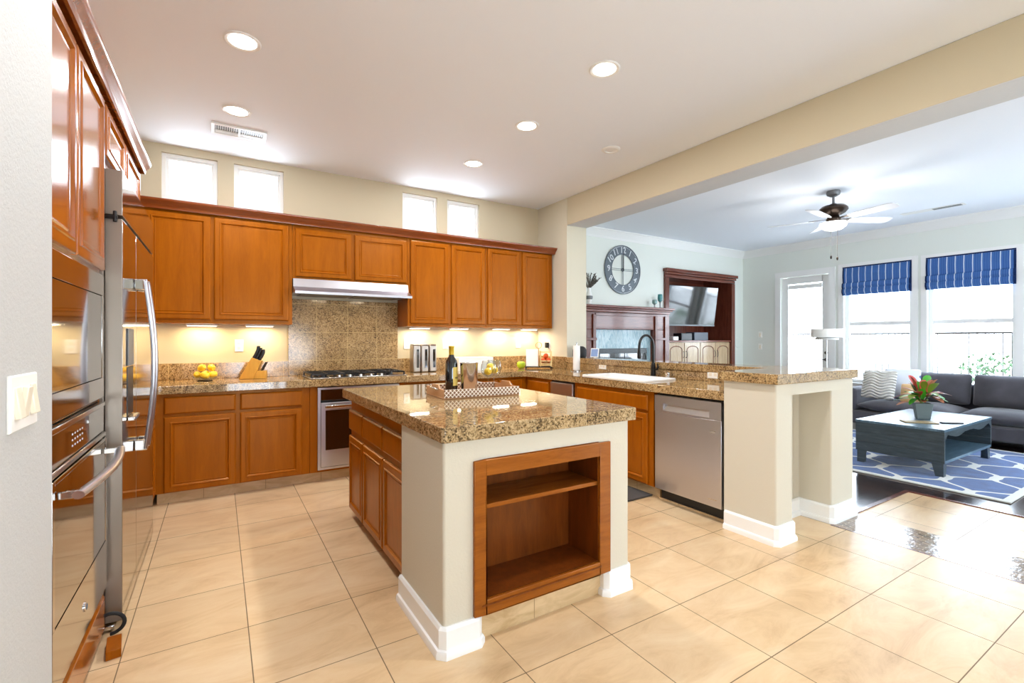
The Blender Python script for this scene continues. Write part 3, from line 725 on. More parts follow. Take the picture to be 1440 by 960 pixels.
MB().box(ly(1.93), ly(2.738), -.018, -.001, 1.510, 1.600).box(ly(1.93), ly(2.738), -.018, -.001, 1.064, 1.150).box(ly(1.93), ly(1.965), -.018, -.001, 1.150, 1.510).box(ly(2.700), ly(2.738), -.018, -.001, 1.150, 1.510).build('trim_frame', M['steel_mirror'], mw, bevel=.002)
MB().box(ly(1.967), ly(2.698), -.016, -.001, 1.152, 1.508).build('door_glass', M['glass_black'], mw, bevel=.001)
wo = thing('wall_oven', 'large stainless wall oven with curved bar handle below the microwave', 'oven', (LX, L0, 0), PI/2)
MB().box(ly(1.935), ly(2.735), .003, .5, .215, 1.045).build('body', M['black'], wo)
MB().box(ly(1.93), ly(2.738), -.022, -.001, 1.024, 1.044).build('top_trim', M['steel_bright'], wo, bevel=.003)
MB().box(ly(1.932), ly(2.733), -.018, -.001, .915, 1.023).build('control_panel', M['glass_black'], wo, bevel=.001)
MB().box(ly(1.93), ly(2.738), -.026, -.001, .893, .913).build('lower_trim', M['steel_bright'], wo, bevel=.003)
for k, (kx, kz) in enumerate([(2.2+.035*(q % 5), .945+.02*(q//5)) for q in range(15)]):
    MB().box(ly(kx), ly(kx)+.012, -.0188, -.0182, kz, kz+.006).build('touch_key', M['slate_light'], wo)
od = MB().box(ly(1.93), ly(2.738), -.028, -.001, .224, .432).box(ly(1.93), ly(1.955), -.028, -.001, .432, .886).box(ly(2.715), ly(2.738), -.028, -.001, .432, .886).box(ly(1.955), ly(2.715), -.028, -.001, .872, .886).build('door', M['steel_mirror'], wo, bevel=.002)
MB().box(ly(1.957), ly(2.713), -.026, -.002, .434, .870).build('door_glass', M['glass_black'], od, bevel=.001)
pts = []
for i in range(15):
    u = i/14; y = 1.96+.735*u; pts.append((ly(y), -.028-.052-.028*math.sin(PI*u), .835))
MB().tube(pts, .017, 12, flat=(1.0, .75)).build('handle', M['steel'], od, smooth=True)
for y in (1.985, 2.67): MB().box(ly(y)-.012, ly(y)+.012, -.082, -.0285, .823, .847).build('handle_bracket', M['chrome'], od, bevel=.003)
MB().lathe([(.017, 0), (.017, .003), (.014, .0045), (0, .0045)], 24, T=Matrix.Translation((ly(2.33), -.0285, .325)) @ Matrix.Rotation(PI/2, 4, 'X')).build('badge', M['chrome'], od, smooth=True)
MB().tube([(ly(2.33)+.010*math.cos(a), -.0335, .325+.010*math.sin(a)) for a in [2*PI*i/16 for i in range(16)]], .0012, 6, closed=True).build('badge', M['slate'], od)
# refrigerator
FR0, FR1, FS = 2.775, 3.945, 3.19
fx = -.375
fr = thing('refrigerator', 'tall built-in stainless side-by-side refrigerator with bowed handles', 'refrigerator', (0, 0, 0))
MB().box(-1.04, -.440, FR0-.01, FR1+.01, .10, 2.10).build('body', M['steel_dull'], fr, bevel=.002)
MB().box(-.60, -.50, FR0+.005, FR1, .0, .099).build('toe_grille', M['black'], fr)
def fdoor(nm, y0, y1, z0, z1):
    o = MB().box(-.438, fx, y0, y1, z0, z1).build(nm, [M['steel_dull'], M['steel_mirror']], fr, bevel=.003)
    for p in o.data.polygons:
        if p.normal.x > .5: p.material_index = 1
    return o
fdl = fdoor('freezer_door', FR0, FS-.003, .035, 1.868)
fdr = fdoor('refrigerator_door', FS+.003, FR1, .035, 1.868)
fdoor('top_grille', FR0, FR1, 1.884, 2.09)
MB().box(-.445, -.39, FR0-.018, FR0-.003, 1.862, 1.88).tube([(-.40, FR0-.012, 1.85), (-.40, FR0-.012, 1.9)], .008).build('hinge', M['black_metal'], fr, bevel=.003)
MB().box(-.445, -.40, FR0-.018, FR0-.003, .012, .03).build('hinge', M['chrome'], fr, bevel=.003)
def fhandle(y, par):
    pts = []
    for i in range(17):
        u = i/16; z = .745+.88*u; pts.append((fx+.045+.035*math.sin(PI*u), y, z))
    MB().tube(pts, .0135, 12, flat=(1.25, .8)).build('handle', M['steel'], par, smooth=True)
    for z in (.765, 1.605): MB().box(fx+.0005, fx+.055, y-.014, y+.014, z-.028, z+.028).build('handle_bracket', M['chrome'], par, bevel=.005)
fhandle(FS-.055, fdl); fhandle(FS+.055, fdr)
MB().box(fx+.0005, fx+.006, 2.90, 3.07, 1.19, 1.37).build('dispenser_panel', M['grey_metal'], fdl, bevel=.002)
MB().box(fx+.0005, fx+.0025, 2.90, 3.07, .95, 1.185).build('dispenser_recess', M['black'], fdl)
MB().box(fx+.0005, fx+.03, 2.905, 3.065, .925, .945).build('drip_tray', M['steel_bright'], fdl, bevel=.004)
of = cabinet('wall_cabinet', 'wooden cabinet with two low doors above the refrigerator', (LX, 2.756, 0), PI/2, [(0, 1.129, 0, .58, 2.115, UT)], [(.03, .515, 2.15, 2.385), (.545, 1.10, 2.15, 2.385)], m=M['wood_gloss'])
cabinet('end_panel', 'wooden end panel closing the far side of the refrigerator', (LX, 3.956, 0), PI/2, [(0.001, .013, 0.0, .6, 0, 2.1145)], cat='panel')
CRL = [(o_*.62+.006 if o_ > 0 else o_, z+.003) for o_, z in CRP]
o = MB().sweep([(LX+.0225, 1.665), (LX+.0225, 3.887), (-1.04, 3.887)], CRL, side=1).build('crown_molding', M['wood_crown'], smooth=True, angle=25)
tag(o, 'dark stained crown molding above the refrigerator and oven cabinet', 'molding')
cabinet('wood_offcut', 'small wooden block on the floor at the foot of the oven cabinet', (-.395, 2.52, 0), .12, [(0, .05, 0, .13, 0, .035)], cat='wood block')
o = MB().tube([(-.44+.05*math.sin(a)+.03, 2.72, .012+.045*(1-math.cos(a))) for a in [2*PI*i/20*.8 for i in range(21)]], .008).build('hose', M['rubber'], smooth=True)
tag(o, 'small black hose loop under the refrigerator near its left corner', 'hose')

# ================================================================ ISLAND
isl = thing('kitchen_island', 'cream plastered kitchen island body with white baseboards', 'island', (0, 0, 0))
IX0, IX1, IY0, IY1 = .79, 1.858, 1.815, 3.62
NX0, NX1 = .985, 1.652
rb = .014
MB().prism(rpoly([(IX0, IY0, rb), (.955, IY0, 0), (.955, 2.30, 0), (.93, 2.34, 0), (IX0, 2.34, 0)]), 0, .775).build('plaster_pier', M['stucco'], isl, smooth=True, angle=30)
MB().prism(rpoly([(1.70, IY0, 0), (IX1, IY0, rb), (IX1, IY1, 0), (1.50, IY1, 0), (1.50, 2.13, 0), (1.70, 2.13, 0)]), 0, .775).build('plaster_pier', M['stucco'], isl, smooth=True, angle=30)
MB().prism(rpoly([(IX0, IY0, rb), (IX1, IY0, rb), (IX1, IY1, 0), (1.50, IY1, 0), (1.50, 2.34, 0), (IX0, 2.34, 0)]), .775, .886).build('plaster_lintel', M['stucco'], isl, smooth=True, angle=30)
MB().box(.956, 1.699, IY0+.03, IY0+.05, 0, .124).build('toe_kick', M['toe_tile'], isl)
MB().sweep([(IX0, 2.338), (IX0, IY0+.014), (IX0+.014, IY0), (.955-.012, IY0), (.955, IY0+.012), (.955, IY0+.03)], BP, side=1).build('baseboard', M['white'], isl, smooth=True, angle=25)
MB().sweep([(1.70, IY0+.03), (1.70, IY0+.012), (1.712, IY0), (IX1-.014, IY0), (IX1, IY0+.014), (IX1, IY1)], BP, side=1).build('baseboard', M['white'], isl, smooth=True, angle=25)
# niche bookcase
nb = thing('open_bookcase', 'open wooden bookcase niche with one shelf in the island end', 'bookcase', (0, IY0, 0))
fr_ = MB(); x0, x1, z0, z1 = .927, 1.712, .127, .795; i0, i1, j0, j1 = .985, 1.640, .190, .726
for args in ((x0, i0, -.018, -.001, z0, z1), (i1, x1, -.018, -.001, z0, z1), (i0, i1, -.018, -.001, j1, z1), (i0, i1, -.018, -.001, z0, j0)): fr_.box(*args)
fr_.build('frame', M['wood_niche'], nb, bevel=.003)
bd = MB()
for args in ((i0-.01, i0, -.014, -.006, j0-.02, j1+.01),): pass
MB().box(i0-.02, i1+.01, -.0205, -.0185, j0-.026, j0-.018).build('bead', M['wood_dark'], nb)
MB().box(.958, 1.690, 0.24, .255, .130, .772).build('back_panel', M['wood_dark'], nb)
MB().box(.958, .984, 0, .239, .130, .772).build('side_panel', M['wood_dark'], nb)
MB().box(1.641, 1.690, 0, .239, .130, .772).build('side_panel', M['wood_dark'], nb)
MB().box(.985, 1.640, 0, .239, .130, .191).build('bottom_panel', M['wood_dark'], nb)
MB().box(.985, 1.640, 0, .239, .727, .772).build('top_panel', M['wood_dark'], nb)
MB().box(.986, 1.639, .002, .238, .577, .596).build('shelf', M['wood_niche'], nb, bevel=.002)
# island cabinet, faces -X (local x=-Y)
cabinet('island_cabinet', 'wooden island cabinet with three doors and three drawers facing the refrigerator', (.838, IY1, 0), -PI/2,
        [(0, 1.278, 0, .60, .06, .8855)],
        [(.006, .385, .075, .612), (.400, .838, .075, .612), (.855, 1.258, .075, .612)], [(.006, .385, .655, .802), (.400, .838, .655, .802), (.855, 1.258, .655, .802)])
MB().box(.90, .915, 2.345, IY1, 0, .0595).build('toe_kick', M['toe_tile'], isl)
o = MB().prism([(.779+.012, 1.80), (1.908-.012, 1.80), (1.908, 1.812), (1.908, 3.65), (.779, 3.65), (.779, 1.812)], .888, .953).build('island_countertop', M['granite_island'], bevel=.003)
tag(o, 'polished granite tile countertop on the kitchen island', 'countertop')

# ================================================================ CEILING FIXTURES
def downlight(x, y, label):
    t = thing('recessed_light', label, 'ceiling light', (x, y, CEIL), 0, 'recessed kitchen ceiling lights')
    MB().lathe([(.098, 0), (.098, -.004), (.092, -.008), (.078, -.006), (.070, 0)], 32).build('trim_ring', M['white'], t, smooth=True)
    MB().lathe([(0, -.003), (.076, -.003), (.076, -.001), (0, -.001)], 32).build('lens', M['lamp'], t)
    area('lamp', (0, 0, -.014), (0, 0, 0), .14, .14, LAMP_W, (.99, .985, 1), t, 'DISK')
for x, y, l in ((.117, 3.18, 'recessed ceiling light nearest the refrigerator, large and bright at upper left'), (.115, 4.173, 'recessed ceiling light beside the ceiling vent'), (2.145, 4.19, 'recessed ceiling light furthest back, above the sink corner'), (2.137, 3.216, 'recessed ceiling light in the middle of the right-hand row of three'), (2.113, 2.276, 'recessed ceiling light nearest the camera in the right-hand row')):
    downlight(x, y, l)
downlight(.12, 1.3, 'recessed ceiling light above the camera position, left row'); downlight(2.12, 1.2, 'recessed ceiling light above the near end of the island, out of frame')
o = MB().lathe([(0, -.004), (.05, -.004), (.055, -.012), (.072, -.012), (.085, -.003), (.085, 0)], 32).build('ceiling_escutcheon', M['white'], smooth=True, loc=(3.06, 3.21, CEIL-.0005))
tag(o, 'small round white ceiling disc near the beam', 'escutcheon')  # escutcheon, a shallow recessed ring
cv = thing('ceiling_vent', 'white slatted air vent in the kitchen ceiling near the high windows', 'vent', (.145, 4.585, CEIL))
MB().box(-.20, .20, -.11, -.085, -.012, 0).box(-.20, .20, .085, .11, -.012, 0).box(-.20, -.175, -.085, .085, -.012, 0).box(.175, .20, -.085, .085, -.012, 0).box(-.008, .008, -.085, .085, -.011, 0).build('frame', M['white'], cv, bevel=.002)
MB().box(-.175, .175, -.085, .085, -.001, 0).build('duct', M['grey_metal'], cv)
sl = MB()
for k in range(22):
    x = -.166+.0158*k
    if abs(x) > .012: sl.box(x-.0022, x+.0022, -.084, .02, -.010, -.002)
for k in range(5): sl.box(-.174, .174, .03+.012*k-.003, .03+.012*k+.003, -.010, -.002)
sl.build('slat', M['white'], cv)
lv = thing('ceiling_vent', 'thin linear air vent in the living room ceiling near the windows', 'vent', (8.13, 2.42, CEIL))
MB().box(-.07, .07, -.33, .33, -.006, 0).build('frame', M['white'], lv, bevel=.002)
MB().box(-.045, .045, -.3, -.01, -.0075, -.0065).build('grille', M['grey_metal'], lv)

# ================================================================ SWITCHES AND OUTLETS
def plate(name, label, cat, loc, rz, gangs=1, kind='outlet', horiz=False, grp=None):
    t = thing(name, label, cat, loc, rz, grp); w = .072+.046*(gangs-1); h = .116
    if horiz: w, h = .116, .072
    ring_panel(MB(), -w/2, w/2, -h/2, h/2, [(0, 0), (0, .003), (.003, .006)], -.0005).build('plate', M['plastic'], t)
    for g in range(gangs):
        cx = (g-(gangs-1)/2)*.046
        if kind == 'outlet':
            for dz in (-.024, .024):
                p = (dz, 0) if horiz else (cx, dz)
                MB().box(p[0]-.014, p[0]+.014, -.0085, -.0066, p[1]-.014, p[1]+.014).build('socket', M['ivory'], t, bevel=.002)
        else:
            R = Matrix.Rotation(.12 if g % 2 else -.12, 4, 'X')
            MB().box(-.016, .016, -.013, -.003, -.033, .033, T=Matrix.Translation((cx, 0, 0)) @ R).build('rocker', M['ivory'], t, bevel=.002)
    return t
plate('light_switch', 'white three-gang rocker switch plate on the near textured wall', 'light switch', (-.36, 1.412, 1.187), PI/2, 3, 'switch')
plate('wall_outlet', 'white outlet on the back wall beside the knife block', 'outlet', (.163, 5.22, 1.257), 0)
plate('wall_outlet', 'white outlet on the back wall left of the steel canisters', 'outlet', (1.822, 5.22, 1.263), 0)
plate('wall_outlet', 'white outlet on the back wall behind the fruit stand', 'outlet', (3.33, 5.22, 1.26), 0)
plate('wall_outlet', 'white outlet on the back wall behind the wine bottle', 'outlet', (2.30, 5.22, 1.26), 0)
plate('wall_outlet', 'white outlet on the short side wall at the counter corner', 'outlet', (3.65, 4.98, 1.25), -PI/2)
plate('wall_outlet', 'horizontal white outlet in the granite strip beside the paper towels', 'outlet', (3.640, 3.95, 1.018), -PI/2, horiz=True)
plate('wall_outlet', 'horizontal white outlet in the granite strip above the dishwasher', 'outlet', (3.640, 2.56, 1.014), -PI/2, horiz=True)
o = MB().box(-.02, .02, -.05, -.0095, -.04, .03).build('power_adapter', M['black'], loc=(3.65, 4.98, 1.245), rot=(0, 0, -PI/2), bevel=.004); tag(o, 'black plug adapter in the outlet on the short side wall', 'adapter')
plate('light_switch', 'pale switch plate on the living room wall between the speaker and door, upper', 'light switch', (WX, 5.28, 1.40), -PI/2, 1, 'switch')
plate('light_switch', 'pale switch plate on the living room wall between the speaker and door, lower', 'light switch', (WX, 5.28, 1.17), -PI/2, 1, 'switch')

# ================================================================ SINK AND FAUCET
sk = thing('kitchen_sink', 'white drop-in sink in the peninsula counter', 'sink', (3.30, 3.25, CT))
def rr(hx, hy, r, z, n=5):
    out = []
    for cx, cy, a0 in ((hx-r, hy-r, 0), (-hx+r, hy-r, 90), (-hx+r, -hy+r, 180), (hx-r, -hy+r, 270)):
        for i in range(n+1):
            a = math.radians(a0+90*i/n); out.append((cx+r*math.cos(a), cy+r*math.sin(a), z))
    return out
rings = [rr(.225, .415, .05, .0005), rr(.225, .415, .05, .012), rr(.215, .405, .045, .018), rr(.185, .375, .04, .016), rr(.18, .37, .04, 0), rr(.17, .36, .05, -.19), rr(.03, .03, .02, -.20)]
m = MB(); vs = [p for r in rings for p in r]; n = len(rings[0]); fs = []
for i in range(len(rings)-1):
    for q in range(n): fs.append([i*n+q, i*n+(q+1) % n, (i+1)*n+(q+1) % n, (i+1)*n+q])
fs.append([(len(rings)-1)*n+q for q in range(n)])
m.raw(vs, fs); m.build('basin', M['basin'], sk, smooth=True, angle=50)
fa = thing('kitchen_faucet', 'matte black gooseneck faucet behind the white sink', 'faucet', (3.575, 3.17, CT+.001))
MB().lathe([(.032, 0), (.032, .006), (.026, .012), (.024, .10), (.019, .125), (.014, .14)], 20).build('body', M['black_metal'], fa, smooth=True)
pts = [(0, 0, .13), (0, 0, .28)]
for i in range(13):
    a = PI*i/12; pts.append((-.095+.095*math.cos(a), -.0+.02*0, .30+.105*math.sin(a)))
pts += [(-.192, 0, .26)]
MB().tube(pts, .0125, 12).build('spout', M['black_metal'], fa, smooth=True)
MB().lathe([(.013, 0), (.017, -.02), (.019, -.07), (.015, -.085)], 16, (-.192, 0, .268)).build('spray_head', M['black_metal'], fa, smooth=True)
MB().tube([(0, -.02, .075), (0, -.05, .08), (-.005, -.065, .10), (-.01, -.06, .135)], [.012, .011, .009, .006], 10).build('handle', M['black_metal'], fa, smooth=True)
MB().box(-.03, .03, -.125, .125, 0, .005).build('base_plate', M['black_metal'], fa, bevel=.004)
o = MB().lathe([(.024, 0), (.024, .045), (.02, .055), (0, .058)], 20).build('air_gap', M['chrome'], smooth=True, loc=(3.575, 2.99, CT+.001)); tag(o, 'small chrome air gap cap beside the black faucet', 'air gap')

# ================================================================ COUNTER OBJECTS
Z0 = CT+.0008
def lemon_mb(r=.033):
    pr = []
    for i in range(13):
        a = PI*i/12; z = -r*1.28*math.cos(a); q = r*math.sin(a)**.9 if 0 < i < 12 else 0
        pr.append((q, z))
    pr[1] = (r*.18, pr[0][1]+.006); pr[11] = (r*.18, pr[12][1]-.006)
    return MB().lathe(pr, 16)
bw = thing('fruit_dish', 'shallow dark glass dish holding lemons on the back counter', 'dish', (-.105, 4.98, Z0))
MB().lathe([(.055, 0), (.06, .006), (.085, .02), (.10, .045), (.097, .046), (.08, .024), (.05, .010), (0, .009)], 28).build('bowl', M['wineglass'], bw, smooth=True)
MB().lathe([(.057, 0), (.057, .006), (0, .006)], 24, (0, 0, -.0003)).build('foot', M['soil'], bw)
lem0 = lemon_mb(.029).build('lemon', M['lemon'], smooth=True)
LS = [(-.06, .01, .055, 'leftmost lemon in the glass dish'), (.0, -.055, .052, 'lemon at the front of the glass dish'), (.062, -.005, .055, 'lemon at the right front of the glass dish'), (0, .055, .055, 'lemon at the back of the glass dish'), (-.025, -.005, .108, 'lemon resting on top of the others, left'), (.05, .04, .105, 'lemon resting on top of the others, right')]
for i, (x, y, z, l) in enumerate(LS):
    o = lem0 if i == 0 else lem0.copy()
    if i: C.objects.link(o)
    o.location = (-.105+x*.95, 4.98+y*.95, Z0+z+(.008 if z > .1 else 0)); o.rotation_euler = (1.2+i, i*.9, i*1.7); tag(o, l, 'lemon', 'lemons in the glass dish')
# knife block
kb = thing('knife_block', 'pale wooden knife block on the back counter, right of the lemons', 'knife block', (.262, 5.02, Z0), -.25)
m = MB(); pf_ = [(-.10, 0), (.02, 0), (.085, .165), (.005, .20)]
def side_prism(m, prof, y0, y1, k=0):
    n = len(prof); m.raw([(x, y0, z) for x, z in prof]+[(x, y1, z) for x, z in prof], [list(range(n)), [n+i for i in reversed(range(n))]]+[[i, (i+1) % n, n+(i+1) % n, n+i] for i in range(n)], k=k); return m
side_prism(m, pf_, -.045, .045)
side_prism(m, [(.021, 0), (.12, 0), (.12, .075), (.0505, .075)], -.045, .045)
m.build('block', M['block_wood'], kb, bevel=.003)
dirv = Vector((.38, 0, .92)).normalized()
ax = Vector((.92, 0, -.38)).normalized()
q = 0
for r_, (u, L) in enumerate(((.012, .115), (.035, .105), (.062, .10))):
    for s_ in (-.026, 0, .026):
        p = Vector((.005, 0, .20))+ax*u+Vector((0, s_, 0)); e = p+dirv*L
        MB().tube([p-dirv*.002, p+dirv*L*.3+ax*.004, p+dirv*L*.7+ax*.004, e-ax*.006], [.009, .0095, .009, .008], 8, flat=(.75, 1.2)).build('knife_handle', M['black'], kb, smooth=True)
for s_ in (-.03, -.01, .01, .03):
    p = Vector((.085, s_, .075)); MB().tube([p, p+dirv*.04, p+dirv*.085+ax*.004], [.006, .0075, .007], 8).build('steak_knife_handle', M['black'], kb, smooth=True)
for s_ in (-.02, .02):
    c = Vector((.085, s_*.5, .20)); MB().tube([tuple(c+Vector((.022*math.cos(a)*.8-.01, 0, .034*math.sin(a)+.03))) for a in [2*PI*i/16 for i in range(16)]], .0045, 8, closed=True).build('scissor_handle', M['black'], kb, smooth=True)
# canisters
M['steel_can'] = mat('satin_steel', rgb(190, 180, 170), .32, 1)
for i, (x, l) in enumerate(((1.862, 'left one of the three tall stainless canisters'), (1.958, 'middle one of the three tall stainless canisters'), (2.054, 'right one of the three tall stainless canisters, next to the wine bottle'))):
    t = thing('canister', l, 'canister', (x, 5.06, Z0), 0, 'steel canisters on the back counter')
    MB().box(-.043, .043, -.06, .06, 0, .30).build('body', M['steel_can'], t, bevel=.012, seg=4)
    MB().box(-.041, .041, -.058, .058, .3005, .312).build('lid', M['steel_can'], t, bevel=.005)
    MB().box(-.003, .027, -.0625, -.0605, .05, .255).build('window', M['glass_black'], t, bevel=.001)
o = MB().box(-.225, .225, -.12, .12, 0, .155).box(-.21, .21, -.122, -.1205, .02, .11).build('bread_box', M['plastic'], bevel=.015, seg=4, loc=(2.56, 5.04, Z0)); tag(o, 'white bread box on the back counter behind the wine glasses', 'bread box')
ap = thing('apple', 'large green apple on the back counter corner', 'apple', (3.19, 4.93, Z0))
MB().lathe([(0, .008), (.018, .002), (.034, .006), (.050, .030), (.055, .055), (.048, .080), (.030, .092), (.012, .090), (0, .082)], 24).build('fruit', M['apple'], ap, smooth=True, angle=80)
MB().tube([(0, 0, .083), (.004, 0, .108)], .002).build('stem', M['twig'], ap)
# fruit stand with loop
fs_ = thing('fruit_stand', 'black and gold wire two-panel stand with ring handle holding oranges', 'fruit stand', (3.42, 4.88, Z0), -.55)
MB().tube([(-.16, -.08, .02), (.16, -.08, .02), (.16, .08, .02), (-.16, .08, .02)], .005, 8, closed=True).build('base_frame', M['black_metal'], fs_, smooth=True)
for x in (-.16, .16):
    for y in (-.08, .08): MB().lathe([(.008, 0), (.008, .02)], 10, (x, y, 0)).build('foot', M['black_metal'], fs_)
MB().tube([(0, 0, .02), (0, 0, .25)], .005).tube([(.038*math.sin(a), 0, .29-.038*math.cos(a)) for a in [2*PI*i/20 for i in range(20)]], .0035, 8, closed=True).build('ring_handle', M['gold'], fs_, smooth=True)
cr = MB()
for x in (.02, .155): cr.box(x-.006, x+.006, -.076, -.064, .025, .22)
for z in (.04, .09, .2): cr.box(.02, .155, -.075, -.067, z, z+.012)
for x in (.02, .155): cr.box(x-.005, x+.005, .064, .076, .025, .22)
cr.box(.02, .155, -.07, .07, .062, .068)
cr.build('basket', M['gold'], fs_)
for i, (x, y, z, l) in enumerate(((.055, -.03, .103, 'left orange in the wire stand'), (.122, -.03, .103, 'right orange in the wire stand'), (.088, .03, .103, 'orange at the back of the wire stand'), (.09, -.01, .158, 'orange on top of the others in the wire stand'))):
    T = Matrix.Translation(fs_.location) @ Matrix.Rotation(-.55, 4, 'Z'); p = T @ Vector((x, y, z))
    o = MB().sphere((0, 0, 0), .033).build('orange', M['orange'], smooth=True, loc=p); tag(o, l, 'orange', 'oranges in the wire stand')
o = MB().box(-.075, .075, -.004, .004, 0, .215).build('recipe_card', M['paper'], loc=(3.318, 4.876, Z0+.028), rot=(-.10, 0, -.55), bevel=.001); tag(o, 'white card leaning on the wire stand beside the apple', 'card')
# paper towel holder
pt = thing('paper_towel_holder', 'chrome upright paper towel holder with white roll by the sink', 'paper towel holder', (3.50, 4.235, Z0))
MB().lathe([(.075, 0), (.075, .006), (.07, .010), (0, .010)], 32).build('base', M['chrome'], pt, smooth=True)
MB().cyl((0, 0, .010), .006, .30, 12).sphere((0, 0, .318), .012).build('rod', M['chrome'], pt, smooth=True)
MB().lathe([(.010, .014), (.040, .014), (.040, .294), (.010, .294)], 32).build('paper_roll', M['paper'], pt, smooth=True)
# gadgets on the ledge
o = MB().lathe([(0, 0), (.075, 0), (.085, .02), (.085, .09), (.07, .12), (.045, .135), (0, .138)], 28).build('smart_speaker', M['rubber'], smooth=True, loc=(3.74, 4.47, 1.0955)); tag(o, 'dark rounded speaker on the bar ledge behind the paper towels', 'speaker')
pf2 = thing('photo_frame', 'small white tilted photo frame on the bar ledge beside the dark speaker', 'picture frame', (3.80, 4.27, 1.0965), -1.1)
MB().box(-.05, .05, -.006, .006, .004, .115, T=Matrix.Rotation(-.25, 4, 'X')).build('frame', M['white'], pf2, bevel=.003)
MB().box(-.042, .042, -.0075, -.0065, .015, .105, T=Matrix.Rotation(-.25, 4, 'X')).build('picture', mat('blue_photo', rgb(120, 150, 200), .3), pf2)
MB().box(-.01, .01, .0, .05, .0, .004).build('stand', M['white'], pf2)

# ---------------------------------------------------------------- tray on island
IZ = .9535
tr = thing('serving_tray', 'tan serving tray with white geometric pattern on the island', 'tray', (1.425, 2.80, IZ), -.06)
hx, hy = .258, .175
def patt():
    m = mat('tray_pattern', rgb(240, 232, 218), .45); t = NT(m); tc_ = t.add('ShaderNodeTexCoord'); p = t.sep(tc_.outputs['Object'])
    u = t.math('DIVIDE', p[0], .026); w = t.math('DIVIDE', p[2], .026)
    a = t.math('FRACT', t.math('ADD', u, w)); b = t.math('FRACT', t.math('SUBTRACT', u, w))
    k = t.math('MAXIMUM', t.math('LESS_THAN', t.math('ABSOLUTE', t.math('SUBTRACT', a, .5)), .11), t.math('LESS_THAN', t.math('ABSOLUTE', t.math('SUBTRACT', b, .5)), .11))
    t.color(t.mix(k, rgb(128, 92, 62), rgb(244, 238, 226))); return m
M['pattern'] = patt()
MB().box(-hx, hx, -hy, hy, 0, .008).build('bottom', M['leather_tan'], tr, bevel=.002)
for sgn in (-1, 1): MB().box(-hx, hx, sgn*hy-.006 if sgn < 0 else hy-.006, -hy+.006 if sgn < 0 else hy+.006, .0082, .058).build('long_side', M['pattern'], tr, bevel=.001)
def handle_side(x):
    pf_ = [(-hy+.007, .0082), (hy-.007, .0082), (hy-.007, .056), (.075, .058), (.055, .080), (-.055, .080), (-.075, .058), (-hy+.007, .056)]
    n = len(pf_); m = MB().raw([(x-.005, y, z) for y, z in pf_]+[(x+.005, y, z) for y, z in pf_], [list(range(n)), [n+i for i in reversed(range(n))]]+[[i, (i+1) % n, n+(i+1) % n, n+i] for i in range(n)])
    return m.build('end_side', M['leather_tan'], tr, bevel=.001)
for x in (-hx+.006, hx-.006): handle_side(x)
for s_ in (-1, 1):
    x = s_*(hx+.002); MB().tube([(x+s_*.022*math.sin(PI*i/12), .05*math.cos(PI*i/12), .05+.012*math.sin(PI*i/12)) for i in range(13)], .006, 8).build('ring_handle', M['steel_bright'], tr, smooth=True)
TZ = IZ+.009
wb = thing('wine_bottle', 'dark wine bottle with gold foil neck and yellow label on the tray', 'bottle', (1.292, 2.835, TZ))
MB().lathe([(0, .01), (.03, .002), (.038, .004), (.040, .012), (.040, .195), (.036, .215), (.018, .245), (.0155, .262), (.0155, .30), (.017, .302), (.017, .310), (0, .310)], 32).build('glass_body', M['bottle'], wb, smooth=True)
MB().lathe([(.0162, .248), (.0168, .262), (.0168, .299), (.0182, .301), (.0182, .3115), (0, .3118)], 24).build('foil', M['foil'], wb, smooth=True)
ang = [math.radians(-100+10*i) for i in range(13)]
vs = [(.0405*math.cos(a), .0405*math.sin(a), z) for a in ang for z in (.055, .175)]
MB().raw(vs, [[2*i, 2*i+2, 2*i+3, 2*i+1] for i in range(12)]).build('label', M['label'], wb, smooth=True)
vs = [(.0409*math.cos(a), .0409*math.sin(a), z) for a in ang[2:-2] for z in (.10, .112)]
MB().raw(vs, [[2*i, 2*i+2, 2*i+3, 2*i+1] for i in range(8)]).build('label_band', M['label_dark'], wb, smooth=True)
ib = thing('ice_bucket', 'tall stainless steel wine cooler on the tray beside the bottle', 'wine cooler', (1.397, 2.79, TZ))
MB().lathe([(0, 0), (.050, 0), (.053, .004), (.058, .195), (.0605, .20), (.0585, .202), (.0555, .198), (.051, .008), (0, .007)], 36).build('body', M['steel_bright'], ib, smooth=True, angle=60)
def wglass(loc, label):
    t = thing('wine_glass', label, 'wine glass', loc, 0, 'wine glasses on the tray')
    MB().lathe([(0, 0), (.036, .001), (.034, .003), (.006, .006), (.0035, .012), (.0035, .085), (.008, .098), (.03, .108), (.047, .130), (.053, .155), (.050, .185), (.042, .213), (.0412, .213), (.049, .185), (.052, .155), (.046, .131), (.029, .110), (0, .102)], 32).build('glass', M['wineglass'], t, smooth=True, angle=80)
    return t
wglass((1.528, 2.76, TZ), 'stemmed wine glass on the tray filled with a lemon, nearer the camera')
wglass((1.622, 2.855, TZ), 'stemmed wine glass on the tray further back, partly behind the other glass')
for i, (x, y, z, l) in enumerate(((1.520, 2.755, TZ+.142, 'lemon inside the nearer wine glass, left'), (1.545, 2.768, TZ+.172, 'lemon slice resting high in the nearer wine glass'), (1.622, 2.855, TZ+.142, 'lemon inside the further wine glass'))):
    o = lem0.copy(); o.data = lemon_mb(.024).build('lemon_tmp', M['lemon'], smooth=True).data; C.objects.link(o)
    o.location = (x, y, z); o.rotation_euler = (1.4, i, i*2); o.name = 'lemon'; tag(o, l, 'lemon', 'lemons in the wine glasses')
for o in [o for o in bpy.data.objects if o.name.startswith('lemon_tmp')]: bpy.data.objects.remove(o)
# floor mat
o = MB().box(2.62, 3.105, 2.755, 3.75, .0005, .014).build('floor_mat', M['mat_dark'], bevel=.006); tag(o, 'dark floor mat in front of the sink cabinet', 'mat')

